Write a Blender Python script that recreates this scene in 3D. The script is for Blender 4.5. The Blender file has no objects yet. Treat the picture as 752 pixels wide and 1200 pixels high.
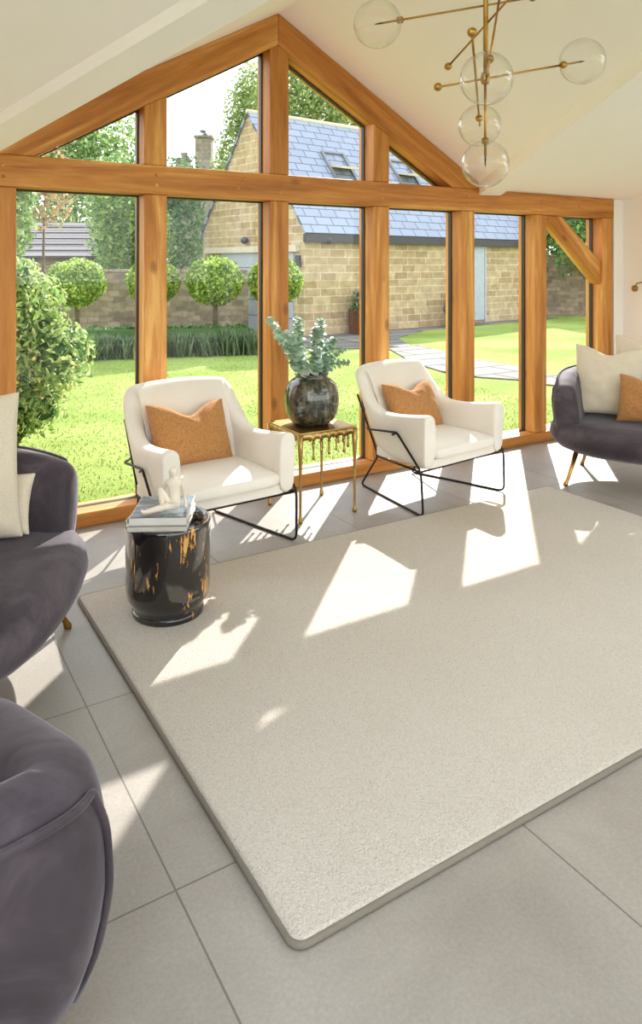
import bpy, bmesh, math, random
from mathutils import Vector, Matrix, noise
PI = math.pi
S = bpy.context.scene
COL = S.collection
def R(a): return math.radians(a)

# ------------------------------------------------------------------ materials
def newmat(name):
    m = bpy.data.materials.new(name); m.use_nodes = True
    nt = m.node_tree; b = nt.nodes['Principled BSDF']
    return m, nt, b
def N(nt, t, **kw):
    n = nt.nodes.new(t)
    for k, v in kw.items(): setattr(n, k, v)
    return n
def L(nt, a, b): nt.links.new(a, b)
def s2l(c): return tuple(((v/255)/12.92 if v/255 <= .04045 else ((v/255+.055)/1.055)**2.4) for v in c)
def rgba(c): return (*s2l(c), 1)
def ramp(nt, fac, stops):
    r = N(nt, 'ShaderNodeValToRGB'); L(nt, fac, r.inputs[0])
    e = r.color_ramp.elements
    while len(e) < len(stops): e.new(.5)
    for el, (p, c) in zip(e, stops): el.position = p; el.color = rgba(c)
    return r.outputs[0]
def coords(nt, scale=(1, 1, 1), loc=(0, 0, 0), out='Object'):
    tc = N(nt, 'ShaderNodeTexCoord'); mp = N(nt, 'ShaderNodeMapping')
    L(nt, tc.outputs[out], mp.inputs[0])
    mp.inputs['Scale'].default_value = scale; mp.inputs['Location'].default_value = loc
    return mp.outputs[0]
def noise_n(nt, vec, scale, detail=4, rough=.5, dist=0):
    n = N(nt, 'ShaderNodeTexNoise'); L(nt, vec, n.inputs['Vector'])
    n.inputs['Scale'].default_value = scale; n.inputs['Detail'].default_value = detail
    n.inputs['Roughness'].default_value = rough; n.inputs['Distortion'].default_value = dist
    return n.outputs['Fac']
def bump(nt, b, h, strength=.3, dist=.01):
    bp = N(nt, 'ShaderNodeBump'); L(nt, h, bp.inputs['Height'])
    bp.inputs['Strength'].default_value = strength; bp.inputs['Distance'].default_value = dist
    L(nt, bp.outputs[0], b.inputs['Normal'])
def simple(name, c, rough=.5, metal=0, c2=None, nscale=8, bumps=0, bscale=60, sheen=0, coat=0, spec=.5):
    m, nt, b = newmat(name)
    b.inputs['Roughness'].default_value = rough; b.inputs['Metallic'].default_value = metal
    b.inputs['Specular IOR Level'].default_value = spec
    v = coords(nt)
    if c2 is None: c2 = tuple(max(0, x*.93) for x in c)
    L(nt, ramp(nt, noise_n(nt, v, nscale), [(.3, c), (.7, c2)]), b.inputs['Base Color'])
    if bumps: bump(nt, b, noise_n(nt, v, bscale, 3), bumps, .004)
    if sheen: b.inputs['Sheen Weight'].default_value = sheen; b.inputs['Sheen Roughness'].default_value = .4
    if coat: b.inputs['Coat Weight'].default_value = coat; b.inputs['Coat Roughness'].default_value = .03
    return m

def oak(name, axis):
    m, nt, b = newmat(name)
    sc = [7, 7, 7]; sc[axis] = .55
    oi = N(nt, 'ShaderNodeObjectInfo')
    tc = N(nt, 'ShaderNodeTexCoord'); add = N(nt, 'ShaderNodeVectorMath', operation='ADD')
    mul = N(nt, 'ShaderNodeVectorMath', operation='SCALE'); comb = N(nt, 'ShaderNodeCombineXYZ')
    for i in range(3): L(nt, oi.outputs['Random'], comb.inputs[i])
    L(nt, comb.outputs[0], mul.inputs[0]); mul.inputs['Scale'].default_value = 9
    L(nt, tc.outputs['Object'], add.inputs[0]); L(nt, mul.outputs[0], add.inputs[1])
    mp = N(nt, 'ShaderNodeMapping'); L(nt, add.outputs[0], mp.inputs[0]); mp.inputs['Scale'].default_value = sc
    big = noise_n(nt, mp.outputs[0], 1.1, 3, .5, 1.2)
    fine = noise_n(nt, mp.outputs[0], 9, 4, .6, .4)
    mix = N(nt, 'ShaderNodeMath', operation='MULTIPLY_ADD'); L(nt, fine, mix.inputs[0]); mix.inputs[1].default_value = .35; L(nt, big, mix.inputs[2])
    col = ramp(nt, mix.outputs[0], [(.4, (148, 86, 30)), (.58, (182, 116, 46)), (.74, (200, 136, 62)), (.9, (228, 176, 100))])
    # knots
    kv = N(nt, 'ShaderNodeMapping'); L(nt, add.outputs[0], kv.inputs[0]); ks = [4.2, 4.2, 4.2]; ks[axis] = 2.2; kv.inputs['Scale'].default_value = ks
    vo = N(nt, 'ShaderNodeTexVoronoi'); L(nt, kv.outputs[0], vo.inputs['Vector']); vo.inputs['Scale'].default_value = 1
    kr = N(nt, 'ShaderNodeMapRange'); L(nt, vo.outputs['Distance'], kr.inputs[0]); kr.inputs[1].default_value = .05; kr.inputs[2].default_value = .13
    kr.inputs[3].default_value = .6; kr.inputs[4].default_value = 0
    mx = N(nt, 'ShaderNodeMix', data_type='RGBA'); L(nt, kr.outputs[0], mx.inputs[0]); L(nt, col, mx.inputs[6]); mx.inputs[7].default_value = rgba((112, 62, 28))
    L(nt, mx.outputs[2], b.inputs['Base Color'])
    b.inputs['Roughness'].default_value = .55
    bump(nt, b, fine, .15, .004)
    return m
OAKX, OAKZ = oak('oak along', 0), oak('oak upright', 2)
PLASTER = simple('cream plaster', (249, 245, 241), .85, c2=(247, 243, 238), nscale=2, bumps=.03)
WALLP = simple('warm white wall', (243, 239, 232), .85, c2=(240, 235, 228), nscale=2, bumps=.03)
GASKET = simple('dark gasket', (40, 34, 28), .5)

def glassmat(name, tint=(1, 1, 1), refl=.9, rough=0, base=.04, powr=4.5):
    m, nt, b = newmat(name); nt.nodes.remove(b)
    out = nt.nodes['Material Output']
    t = N(nt, 'ShaderNodeBsdfTransparent'); t.inputs[0].default_value = (*tint, 1)
    g = N(nt, 'ShaderNodeBsdfGlossy'); g.inputs['Roughness'].default_value = rough
    f = N(nt, 'ShaderNodeLayerWeight'); f.inputs['Blend'].default_value = .5
    pw = N(nt, 'ShaderNodeMath', operation='POWER'); L(nt, f.outputs['Facing'], pw.inputs[0]); pw.inputs[1].default_value = powr
    mm = N(nt, 'ShaderNodeMath', operation='MULTIPLY_ADD'); L(nt, pw.outputs[0], mm.inputs[0]); mm.inputs[1].default_value = refl; mm.inputs[2].default_value = base
    mx = N(nt, 'ShaderNodeMixShader'); L(nt, mm.outputs[0], mx.inputs[0]); L(nt, t.outputs[0], mx.inputs[1]); L(nt, g.outputs[0], mx.inputs[2])
    L(nt, mx.outputs[0], out.inputs[0])
    return m
PANE = glassmat('window glass', (.985, .99, .985), .35, 0, .016)
GLOBE = glassmat('clear globe glass', (.985, .98, .97), .95, 0, .035, 2.6)
SMOKE = glassmat('smoked glass', (.45, .43, .4), .8)

def floor_mat():
    m, nt, b = newmat('grey stone tiles')
    v = coords(nt, loc=(-.66, -1.77+.0, 0))
    br = N(nt, 'ShaderNodeTexBrick'); L(nt, v, br.inputs['Vector']); br.offset = 0; br.squash = 1
    br.inputs['Scale'].default_value = 1; br.inputs['Brick Width'].default_value = .92; br.inputs['Row Height'].default_value = .905
    br.inputs['Mortar Size'].default_value = .0028; br.inputs['Mortar Smooth'].default_value = .1; br.inputs['Bias'].default_value = 0
    br.inputs['Color1'].default_value = rgba((177, 170, 161)); br.inputs['Color2'].default_value = rgba((169, 162, 153)); br.inputs['Mortar'].default_value = rgba((128, 122, 115))
    big = noise_n(nt, v, 1.6, 6, .6, .6); fine = noise_n(nt, v, 90, 3, .7)
    c1 = ramp(nt, big, [(.3, (216, 214, 210)), (.7, (255, 254, 252))]); c2 = ramp(nt, fine, [(.35, (240, 239, 238)), (.65, (255, 255, 255))])
    m1 = N(nt, 'ShaderNodeMix', data_type='RGBA', blend_type='MULTIPLY'); m1.inputs[0].default_value = 1; L(nt, br.outputs[0], m1.inputs[6]); L(nt, c1, m1.inputs[7])
    m2 = N(nt, 'ShaderNodeMix', data_type='RGBA', blend_type='MULTIPLY'); m2.inputs[0].default_value = 1; L(nt, m1.outputs[2], m2.inputs[6]); L(nt, c2, m2.inputs[7])
    L(nt, m2.outputs[2], b.inputs['Base Color'])
    b.inputs['Roughness'].default_value = .42; b.inputs['Specular IOR Level'].default_value = .35
    inv = N(nt, 'ShaderNodeMath', operation='SUBTRACT'); inv.inputs[0].default_value = 1; L(nt, br.outputs['Fac'], inv.inputs[1])
    bump(nt, b, inv.outputs[0], .4, .003)
    return m
TILE = floor_mat()

def pile_mat():
    m, nt, b = newmat('cream loop pile')
    v = coords(nt)
    a = noise_n(nt, v, 150, 3, .65, .8); vo = N(nt, 'ShaderNodeTexVoronoi'); L(nt, v, vo.inputs['Vector']); vo.inputs['Scale'].default_value = 190
    ad = N(nt, 'ShaderNodeMath', operation='MULTIPLY_ADD'); L(nt, vo.outputs['Distance'], ad.inputs[0]); ad.inputs[1].default_value = -.5; L(nt, a, ad.inputs[2])
    big = noise_n(nt, v, 1.2, 3)
    c = ramp(nt, ad.outputs[0], [(.0, (198, 188, 174)), (.22, (211, 202, 189)), (.5, (221, 213, 201))])
    c2 = ramp(nt, big, [(.3, (248, 247, 245)), (.7, (255, 255, 254))])
    m1 = N(nt, 'ShaderNodeMix', data_type='RGBA', blend_type='MULTIPLY'); m1.inputs[0].default_value = 1; L(nt, c, m1.inputs[6]); L(nt, c2, m1.inputs[7])
    L(nt, m1.outputs[2], b.inputs['Base Color']); b.inputs['Roughness'].default_value = .95; b.inputs['Specular IOR Level'].default_value = .1
    bump(nt, b, ad.outputs[0], .7, .01)
    return m
PILE = pile_mat()
BIND = simple('taupe rug binding', (128, 120, 106), .9, bumps=.4, bscale=200)

def velvet_mat():
    m, nt, b = newmat('grey plum velvet')
    v = coords(nt); n1 = noise_n(nt, v, 3.2, 5, .62, 1.0)
    L(nt, ramp(nt, n1, [(.3, (52, 45, 49)), (.5, (68, 60, 65)), (.72, (94, 85, 90))]), b.inputs['Base Color'])
    b.inputs['Roughness'].default_value = .75; b.inputs['Specular IOR Level'].default_value = .2
    b.inputs['Sheen Weight'].default_value = .35; b.inputs['Sheen Roughness'].default_value = .35; b.inputs['Sheen Tint'].default_value = (.86, .82, .9, 1)
    bump(nt, b, noise_n(nt, v, 7, 3), .18, .02)
    return m
VELVET = velvet_mat()
def weave(name, c, c2, scale=260, bs=.4, sheen=.15, wv=.3):
    m, nt, b = newmat(name); v = coords(nt)
    w = N(nt, 'ShaderNodeTexWave'); L(nt, v, w.inputs[0]); w.inputs['Scale'].default_value = scale*.35; w.inputs['Distortion'].default_value = 3; w.bands_direction = 'DIAGONAL'
    n1 = noise_n(nt, v, scale, 3, .7)
    ad = N(nt, 'ShaderNodeMath', operation='MULTIPLY_ADD'); L(nt, w.outputs['Fac'], ad.inputs[0]); ad.inputs[1].default_value = wv; L(nt, n1, ad.inputs[2])
    L(nt, ramp(nt, ad.outputs[0], [(.4-.3+wv, c2), (.55+wv, c)]), b.inputs['Base Color'])
    b.inputs['Roughness'].default_value = .9; b.inputs['Sheen Weight'].default_value = sheen; b.inputs['Specular IOR Level'].default_value = .15
    bump(nt, b, ad.outputs[0], bs, .004)
    return m
RUST = weave('rust boucle', (184, 132, 80), (112, 72, 38), 110, .9, .15, .05)
LINEN = weave('oatmeal linen', (222, 211, 190), (190, 178, 155), 240, .3)
CREAMV = simple('cream upholstery', (228, 223, 213), .8, c2=(222, 216, 205), nscale=5, bumps=.05, bscale=220, sheen=.2, spec=.2)
BLACKM = simple('black steel', (40, 36, 34), .4, .6)
BRASS = simple('aged brass', (186, 146, 78), .3, 1, c2=(160, 120, 58), nscale=14)
GOLD = simple('antique gold metal', (196, 166, 106), .36, 1, c2=(150, 118, 66), nscale=6, bumps=.1, bscale=40)
CERAM = simple('cream ceramic', (228, 218, 200), .4, c2=(214, 203, 184), bumps=.05, bscale=90)
WHITEP = simple('white paper', (236, 232, 224), .8)

def lacquer():
    m, nt, b = newmat('black lacquer with gold flecks')
    v = coords(nt, (1, 1, .22)); v2 = coords(nt, (1, 1, .45))
    f = noise_n(nt, v, 60, 4, .6, .5); g = noise_n(nt, v2, 9, 3, .5)
    mu = N(nt, 'ShaderNodeMath', operation='MULTIPLY'); L(nt, f, mu.inputs[0]); L(nt, g, mu.inputs[1])
    L(nt, ramp(nt, mu.outputs[0], [(.315, (16, 13, 13)), (.335, (60, 40, 22)), (.35, (176, 122, 44)), (.40, (204, 156, 80))]), b.inputs['Base Color'])
    b.inputs['Roughness'].default_value = .12; b.inputs['Coat Weight'].default_value = 1; b.inputs['Coat Roughness'].default_value = .02
    return m
LACQ = lacquer()
def glaze():
    m, nt, b = newmat('reactive dark glaze')
    v = coords(nt, (1, 1, .3)); f = noise_n(nt, v, 38, 5, .7, .6); g = noise_n(nt, v, 7, 3)
    ad = N(nt, 'ShaderNodeMath', operation='MULTIPLY_ADD'); L(nt, g, ad.inputs[0]); ad.inputs[1].default_value = .5; L(nt, f, ad.inputs[2])
    L(nt, ramp(nt, ad.outputs[0], [(.55, (20, 23, 20)), (.72, (46, 50, 42)), (.84, (92, 84, 64)), (.95, (116, 126, 120))]), b.inputs['Base Color'])
    b.inputs['Roughness'].default_value = .15; b.inputs['Coat Weight'].default_value = .8; b.inputs['Coat Roughness'].default_value = .03
    bump(nt, b, f, .12, .003)
    return m
GLAZE = glaze()
def cover_mat():
    m, nt, b = newmat('blue grey photographic book cover')
    v = coords(nt, (6, 14, 1)); f = noise_n(nt, v, 1, 5, .6, .8)
    L(nt, ramp(nt, f, [(.3, (52, 62, 68)), (.5, (104, 122, 132)), (.62, (150, 168, 176)), (.75, (214, 222, 224))]), b.inputs['Base Color'])
    b.inputs['Roughness'].default_value = .25
    return m
COVER = cover_mat()
COVER2 = simple('pale book cover', (196, 192, 182), .4)
RED = simple('red ribbon', (200, 30, 44), .6)

def leafmat(name, cols, trans=.45, rough=.45):
    m, nt, b = newmat(name); out = nt.nodes['Material Output']
    ge = N(nt, 'ShaderNodeNewGeometry')
    k = len(cols); c = ramp(nt, ge.outputs['Random Per Island'], [(i/max(1, k-1), x) for i, x in enumerate(cols)])
    L(nt, c, b.inputs['Base Color']); b.inputs['Roughness'].default_value = rough; b.inputs['Specular IOR Level'].default_value = .3
    t = N(nt, 'ShaderNodeBsdfTranslucent'); L(nt, c, t.inputs[0])
    mx = N(nt, 'ShaderNodeMixShader'); mx.inputs[0].default_value = trans
    L(nt, b.outputs[0], mx.inputs[1]); L(nt, t.outputs[0], mx.inputs[2]); L(nt, mx.outputs[0], out.inputs[0])
    return m
LEAF_BALL = leafmat('clipped evergreen leaves', [(84, 116, 40), (128, 158, 62), (170, 192, 88), (200, 214, 120)])
LEAF_SHRUB = leafmat('shrub leaves', [(90, 122, 60), (134, 166, 88), (180, 198, 122), (212, 218, 158)])
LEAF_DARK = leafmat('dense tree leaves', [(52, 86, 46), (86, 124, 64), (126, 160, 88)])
LEAF_MID = leafmat('mid tree leaves', [(76, 112, 56), (130, 160, 88), (180, 198, 126)])
LEAF_BIRCH = leafmat('birch leaves', [(104, 130, 70), (140, 160, 90), (176, 184, 112)])
LEAF_LAV = leafmat('grey green strap leaves', [(76, 94, 68), (108, 126, 92), (156, 168, 130)])
LEAF_EUC = leafmat('eucalyptus leaves', [(128, 160, 140), (166, 194, 172), (206, 222, 202)], .4)
LEAF_RED = leafmat('russet leaves', [(140, 110, 76), (176, 140, 100), (150, 150, 96)])
FLOWER = leafmat('yellow flowers', [(232, 206, 110), (240, 220, 150)], .3)
BARK = simple('bark', (104, 88, 68), .9, c2=(74, 62, 48), nscale=10, bumps=.5, bscale=30)
def grass_mat():
    m, nt, b = newmat('sunlit lawn')
    v = coords(nt); a = noise_n(nt, v, .5, 4, .6); c = noise_n(nt, v, 26, 4, .75)
    ad = N(nt, 'ShaderNodeMath', operation='MULTIPLY_ADD'); L(nt, c, ad.inputs[0]); ad.inputs[1].default_value = .8; L(nt, a, ad.inputs[2])
    L(nt, ramp(nt, ad.outputs[0], [(.6, (104, 122, 50)), (.85, (130, 146, 68)), (1.0, (150, 163, 86))]), b.inputs['Base Color'])
    b.inputs['Roughness'].default_value = .95; b.inputs['Specular IOR Level'].default_value = .1
    bump(nt, b, c, .6, .05)
    return m
LAWN = grass_mat()
BLADE = leafmat('grass blades', [(100, 122, 48), (122, 142, 62), (140, 156, 76)], .15)

def stone_mat(name, cols, w=.42, h=.17, mortar=(176, 164, 140), msize=.008, dist=0, squash=1):
    m, nt, b = newmat(name)
    tc = N(nt, 'ShaderNodeTexCoord'); ge = N(nt, 'ShaderNodeNewGeometry')
    sp = N(nt, 'ShaderNodeSeparateXYZ'); L(nt, tc.outputs['Object'], sp.inputs[0])
    ad = N(nt, 'ShaderNodeMath', operation='ADD'); L(nt, sp.outputs[0], ad.inputs[0]); L(nt, sp.outputs[1], ad.inputs[1])
    cb = N(nt, 'ShaderNodeCombineXYZ'); L(nt, ad.outputs[0], cb.inputs[0]); L(nt, sp.outputs[2], cb.inputs[1])
    vec = cb.outputs[0]
    if dist:
        nn = N(nt, 'ShaderNodeTexNoise'); L(nt, vec, nn.inputs['Vector']); nn.inputs['Scale'].default_value = 2.5
        vm = N(nt, 'ShaderNodeVectorMath', operation='MULTIPLY_ADD'); L(nt, nn.outputs['Color'], vm.inputs[0]); vm.inputs[1].default_value = (dist, dist, 0); L(nt, vec, vm.inputs[2]); vec = vm.outputs[0]
    br = N(nt, 'ShaderNodeTexBrick'); L(nt, vec, br.inputs['Vector']); br.offset = .43; br.squash = squash; br.squash_frequency = 3
    br.inputs['Scale'].default_value = 1; br.inputs['Brick Width'].default_value = w; br.inputs['Row Height'].default_value = h
    br.inputs['Mortar Size'].default_value = msize; br.inputs['Mortar Smooth'].default_value = .3; br.inputs['Bias'].default_value = -.1
    br.inputs['Color1'].default_value = rgba(cols[0]); br.inputs['Color2'].default_value = rgba(cols[1]); br.inputs['Mortar'].default_value = rgba(mortar)
    n1 = noise_n(nt, vec, 5, 5, .65)
    c2 = ramp(nt, n1, [(.3, (206, 200, 190)), (.7, (255, 255, 255))])
    m1 = N(nt, 'ShaderNodeMix', data_type='RGBA', blend_type='MULTIPLY'); m1.inputs[0].default_value = 1; L(nt, br.outputs[0], m1.inputs[6]); L(nt, c2, m1.inputs[7])
    L(nt, m1.outputs[2], b.inputs['Base Color']); b.inputs['Roughness'].default_value = .9
    bump(nt, b, n1, .3, .02)
    return m
ASHLAR = stone_mat('honey sandstone', [(192, 170, 132), (162, 136, 98)], .5, .19, (206, 194, 168), .012, squash=1.4)
RUBBLE = stone_mat('weathered rubble stone', [(150, 132, 110), (104, 90, 78)], .3, .13, (120, 108, 92), .012, .16)
DULLSTONE = stone_mat('grey chimney stone', [(150, 142, 126), (128, 120, 106)], .5, .2)
LINTEL = simple('dressed lintel stone', (196, 184, 160), .85)
def slate_mat(name, c1, c2, w=.42, h=.27, mortar=(84, 88, 98)):
    m, nt, b = newmat(name); v = coords(nt, out='UV')
    br = N(nt, 'ShaderNodeTexBrick'); L(nt, v, br.inputs['Vector']); br.offset = .5
    br.inputs['Scale'].default_value = 1; br.inputs['Brick Width'].default_value = w; br.inputs['Row Height'].default_value = h
    br.inputs['Mortar Size'].default_value = .014; br.inputs['Mortar Smooth'].default_value = .1
    br.inputs['Color1'].default_value = rgba(c1); br.inputs['Color2'].default_value = rgba(c2); br.inputs['Mortar'].default_value = rgba(mortar)
    L(nt, br.outputs[0], b.inputs['Base Color']); b.inputs['Roughness'].default_value = .6
    inv = N(nt, 'ShaderNodeMath', operation='SUBTRACT'); inv.inputs[0].default_value = 1; L(nt, br.outputs['Fac'], inv.inputs[1]); bump(nt, b, inv.outputs[0], .5, .02)
    return m
SLATE = slate_mat('blue grey slate', (136, 143, 158), (128, 135, 151), .5, .26, (70, 74, 84))
TILEROOF = slate_mat('brown grey barn tiles', (150, 138, 132), (132, 120, 116), 6, .34, (60, 52, 50))
def pave_mat():
    m, nt, b = newmat('riven paving flags'); v = coords(nt)
    br = N(nt, 'ShaderNodeTexBrick'); L(nt, v, br.inputs['Vector']); br.offset = .37; br.squash = 1.5; br.squash_frequency = 2
    br.inputs['Scale'].default_value = 1; br.inputs['Brick Width'].default_value = 1.0; br.inputs['Row Height'].default_value = .62; br.inputs['Mortar Size'].default_value = .045
    br.inputs['Color1'].default_value = rgba((124, 116, 107)); br.inputs['Color2'].default_value = rgba((98, 91, 84)); br.inputs['Mortar'].default_value = rgba((60, 58, 46))
    L(nt, br.outputs[0], b.inputs['Base Color']); b.inputs['Roughness'].default_value = .85
    return m
PAVE = pave_mat()
GREYDOOR = simple('pale grey painted door', (164, 168, 176), .5)
GUTTER = simple('black gutter', (34, 32, 34), .45)
RWGLASS = simple('roof window glass', (120, 138, 158), .08, spec=.8)
RWFRAME = simple('grey roof window frame', (120, 120, 122), .5)
CORTEN = simple('rusty brown planter', (108, 70, 48), .7, c2=(88, 54, 38))
GREYPOT = simple('grey stone figure', (96, 98, 100), .7)
DARKLAMP = simple('black outdoor lamp', (36, 38, 40), .4)

# ------------------------------------------------------------------ mesh helpers
def link(name, verts, faces, mat=None, parent=None, smooth=False, loc=None, rot=None):
    me = bpy.data.meshes.new(name); me.from_pydata([tuple(v) for v in verts], [], faces); me.update()
    o = bpy.data.objects.new(name, me); COL.objects.link(o)
    if mat: me.materials.append(mat)
    if smooth:
        for p in me.polygons: p.use_smooth = True
    if parent: o.parent = parent
    if loc is not None: o.location = loc
    if rot is not None: o.rotation_euler = rot
    return o
def fix(o):
    bm = bmesh.new(); bm.from_mesh(o.data); bmesh.ops.recalc_face_normals(bm, faces=bm.faces); bm.to_mesh(o.data); bm.free(); return o
def bevel(o, w, seg=3):
    m = o.modifiers.new('Bevel', 'BEVEL'); m.width = w; m.segments = seg; m.limit_method = 'ANGLE'; m.angle_limit = R(35)
    for p in o.data.polygons: p.use_smooth = True
    n = o.modifiers.new('WN', 'WEIGHTED_NORMAL'); n.keep_sharp = True
    return o
def subsurf(o, lv=2):
    m = o.modifiers.new('Sub', 'SUBSURF'); m.levels = lv; m.render_levels = lv
    for p in o.data.polygons: p.use_smooth = True
    return o
class MB:
    def __init__(s): s.v = []; s.f = []
    def add(s, v, f):
        k = len(s.v); s.v += [Vector(p) for p in v]; s.f += [tuple(i+k for i in q) for q in f]; return s
    def box(s, c, d, M=None):
        x, y, z = d[0]/2, d[1]/2, d[2]/2
        v = [Vector((sx*x, sy*y, sz*z)) for sz in (-1, 1) for sx, sy in ((-1, -1), (1, -1), (1, 1), (-1, 1))]
        if M: v = [M @ p for p in v]
        v = [p+Vector(c) for p in v]
        return s.add(v, [(3, 2, 1, 0), (4, 5, 6, 7), (0, 1, 5, 4), (1, 2, 6, 5), (2, 3, 7, 6), (3, 0, 4, 7)])
    def prism(s, poly, y0, y1):          # polygon in xz extruded along y
        n = len(poly); v = [(x, y0, z) for x, z in poly]+[(x, y1, z) for x, z in poly]
        return s.add(v, [tuple(range(n)), tuple(range(2*n-1, n-1, -1))]+[((i+1) % n, i, i+n, (i+1) % n+n) for i in range(n)])
    def tube(s, pts, r, seg=10, closed=False, rs=None):
        pts = [Vector(p) for p in pts]; n = len(pts); rings = []; up = None
        for i, p in enumerate(pts):
            a = pts[(i-1) % n] if (i > 0 or closed) else p; b = pts[(i+1) % n] if (i < n-1 or closed) else p
            t = (b-a).normalized()
            if up is None:
                up = Vector((0, 0, 1)) if abs(t.z) < .9 else Vector((1, 0, 0))
            x = up.cross(t)
            if x.length < 1e-5: x = Vector((1, 0, 0)).cross(t)
            x.normalize(); y = t.cross(x).normalized(); up = y
            rr = rs[i] if rs else r
            rings.append([p+(x*math.cos(q)+y*math.sin(q))*rr for q in [2*PI*k/seg for k in range(seg)]])
        return s.loft(rings, closed)
    def loft(s, rings, closed=False, cap=True):
        m = len(rings[0]); n = len(rings); v = [p for r in rings for p in r]; f = []
        for i in range(n if closed else n-1):
            a, b = i*m, ((i+1) % n)*m
            for k in range(m): f.append((a+k, a+(k+1) % m, b+(k+1) % m, b+k))
        if cap and not closed: f += [tuple(range(m-1, -1, -1)), tuple(range((n-1)*m, n*m))]
        return s.add(v, f)
    def lathe(s, prof, c=(0, 0, 0), seg=32, M=None):
        rings = []
        for r, z in prof:
            ring = [Vector((max(r, .0004)*math.cos(2*PI*k/seg), max(r, .0004)*math.sin(2*PI*k/seg), z)) for k in range(seg)]
            if M: ring = [M @ p for p in ring]
            rings.append([p+Vector(c) for p in ring])
        return s.loft(rings)
    def ball(s, c, r, seg=20, sc=(1, 1, 1)):
        n = seg//2
        rings = [[Vector((c[0]+r*sc[0]*math.sin(a)*math.cos(q), c[1]+r*sc[1]*math.sin(a)*math.sin(q), c[2]-r*sc[2]*math.cos(a))) for q in [2*PI*k/seg for k in range(seg)]]
                 for a in [max(.02, min(PI-.02, PI*i/n)) for i in range(n+1)]]
        return s.loft(rings)
    def build(s, name, mat, parent=None, smooth=True, loc=None, rot=None):
        return fix(link(name, s.v, s.f, mat, parent, smooth, loc, rot))
def rounded(pts, r=.03, n=5):
    pts = [Vector(p) for p in pts]; out = [pts[0]]
    for a, b, c in zip(pts, pts[1:], pts[2:]):
        u = (a-b); w = (c-b); k = min(r, u.length*.45, w.length*.45); p = b+u.normalized()*k; q = b+w.normalized()*k
        for i in range(n+1):
            t = i/n; out.append(p*(1-t)**2+b*2*t*(1-t)+q*t*t)
    return out+[pts[-1]]
def tag(o, label=None, cat=None, group=None, kind=None):
    if label: o['label'] = label
    if cat: o['category'] = cat
    if group: o['group'] = group
    if kind: o['kind'] = kind
    return o
def empty(name, loc=(0, 0, 0), rz=0):
    o = bpy.data.objects.new(name, None); o.empty_display_size = .1; COL.objects.link(o); o.location = loc; o.rotation_euler = (0, 0, rz); return o
def copy_tree(o, parent=None):
    c = o.copy(); COL.objects.link(c); c.parent = parent
    for k in [q for q in bpy.data.objects if q.parent == o]: copy_tree(k, c)
    return c
def struct(o, label=None, cat=None): return tag(o, label, cat, kind='structure')

# ------------------------------------------------------------------ camera, light, world
cam = bpy.data.cameras.new('camera'); camo = bpy.data.objects.new('camera', cam); COL.objects.link(camo); S.camera = camo
cam.sensor_width = 36; cam.lens = 849/1200*36; cam.shift_y = -290/1200; cam.clip_end = 300; cam.clip_start = .05
camo.location = (0, 0, 1.6); camo.rotation_euler = (PI/2, 0, -math.atan(526/849))
S.view_settings.view_transform = 'Standard'; S.view_settings.look = 'None'; S.view_settings.gamma = 1; S.view_settings.exposure = .62
S.view_settings.use_curve_mapping = False
S.cycles.diffuse_bounces = 8; S.cycles.max_bounces = 16; S.cycles.transparent_max_bounces = 24
sun = bpy.data.lights.new('sun', 'SUN'); so = bpy.data.objects.new('sun', sun); COL.objects.link(so)
SUN_EL = 35; d = Vector((-math.cos(R(SUN_EL))*.7071, -math.cos(R(SUN_EL))*.7071, -math.sin(R(SUN_EL))))
so.rotation_euler = d.to_track_quat('-Z', 'Y').to_euler(); so.location = (10, 10, 12); sun.energy = 6.4; sun.angle = R(.53); sun.color = (1, .97, .93)
w = bpy.data.worlds.new('sky'); S.world = w; w.use_nodes = True; nt = w.node_tree
bg = nt.nodes['Background']; tc = N(nt, 'ShaderNodeTexCoord'); sp = N(nt, 'ShaderNodeSeparateXYZ'); L(nt, tc.outputs['Generated'], sp.inputs[0])
sky = ramp(nt, sp.outputs[2], [(0, (255, 255, 255)), (.35, (246, 250, 255)), (1, (206, 228, 255))]); L(nt, sky, bg.inputs[0]); bg.inputs[1].default_value = 2.1

# ------------------------------------------------------------------ room shell
XL, XR, YB, YW = -1.4, 6.28, -5.0, 4.5
PX = 2.43; P = math.tan(R(29.3)); Q = .22; FZ = 2.235; RZ = FZ+P*(PX-.41)
MB().box(((XL+XR)/2, (YB+4.75)/2, -.06), (XR-XL+.4, 4.75-YB+.1, .12)).build('floor', TILE, smooth=False)
struct(bpy.data.objects['floor'], 'grey stone floor laid in large square tiles', 'floor')
yr = 4.4-(PX-.41)*P/Q
cv = [(.41, 4.4, FZ), (PX, 4.72, RZ), (PX, yr, RZ), (4.45, 4.4, FZ), (.41, 4.72, FZ), (4.45, 4.72, FZ), (XL-.2, 4.72, FZ), (XL-.2, 4.4, FZ), (XL-.2, yr, RZ), (XR+.2, 4.72, FZ), (XR+.2, 4.4, FZ), (XR+.2, yr, RZ), (XL-.2, -5.2, RZ), (XR+.2, -5.2, RZ)]
cf = [(0, 4, 1, 2), (3, 2, 1, 5), (4, 0, 7, 6), (0, 2, 8, 7), (5, 9, 10, 3), (3, 10, 11, 2), (8, 2, 11, 13, 12)]
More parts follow.
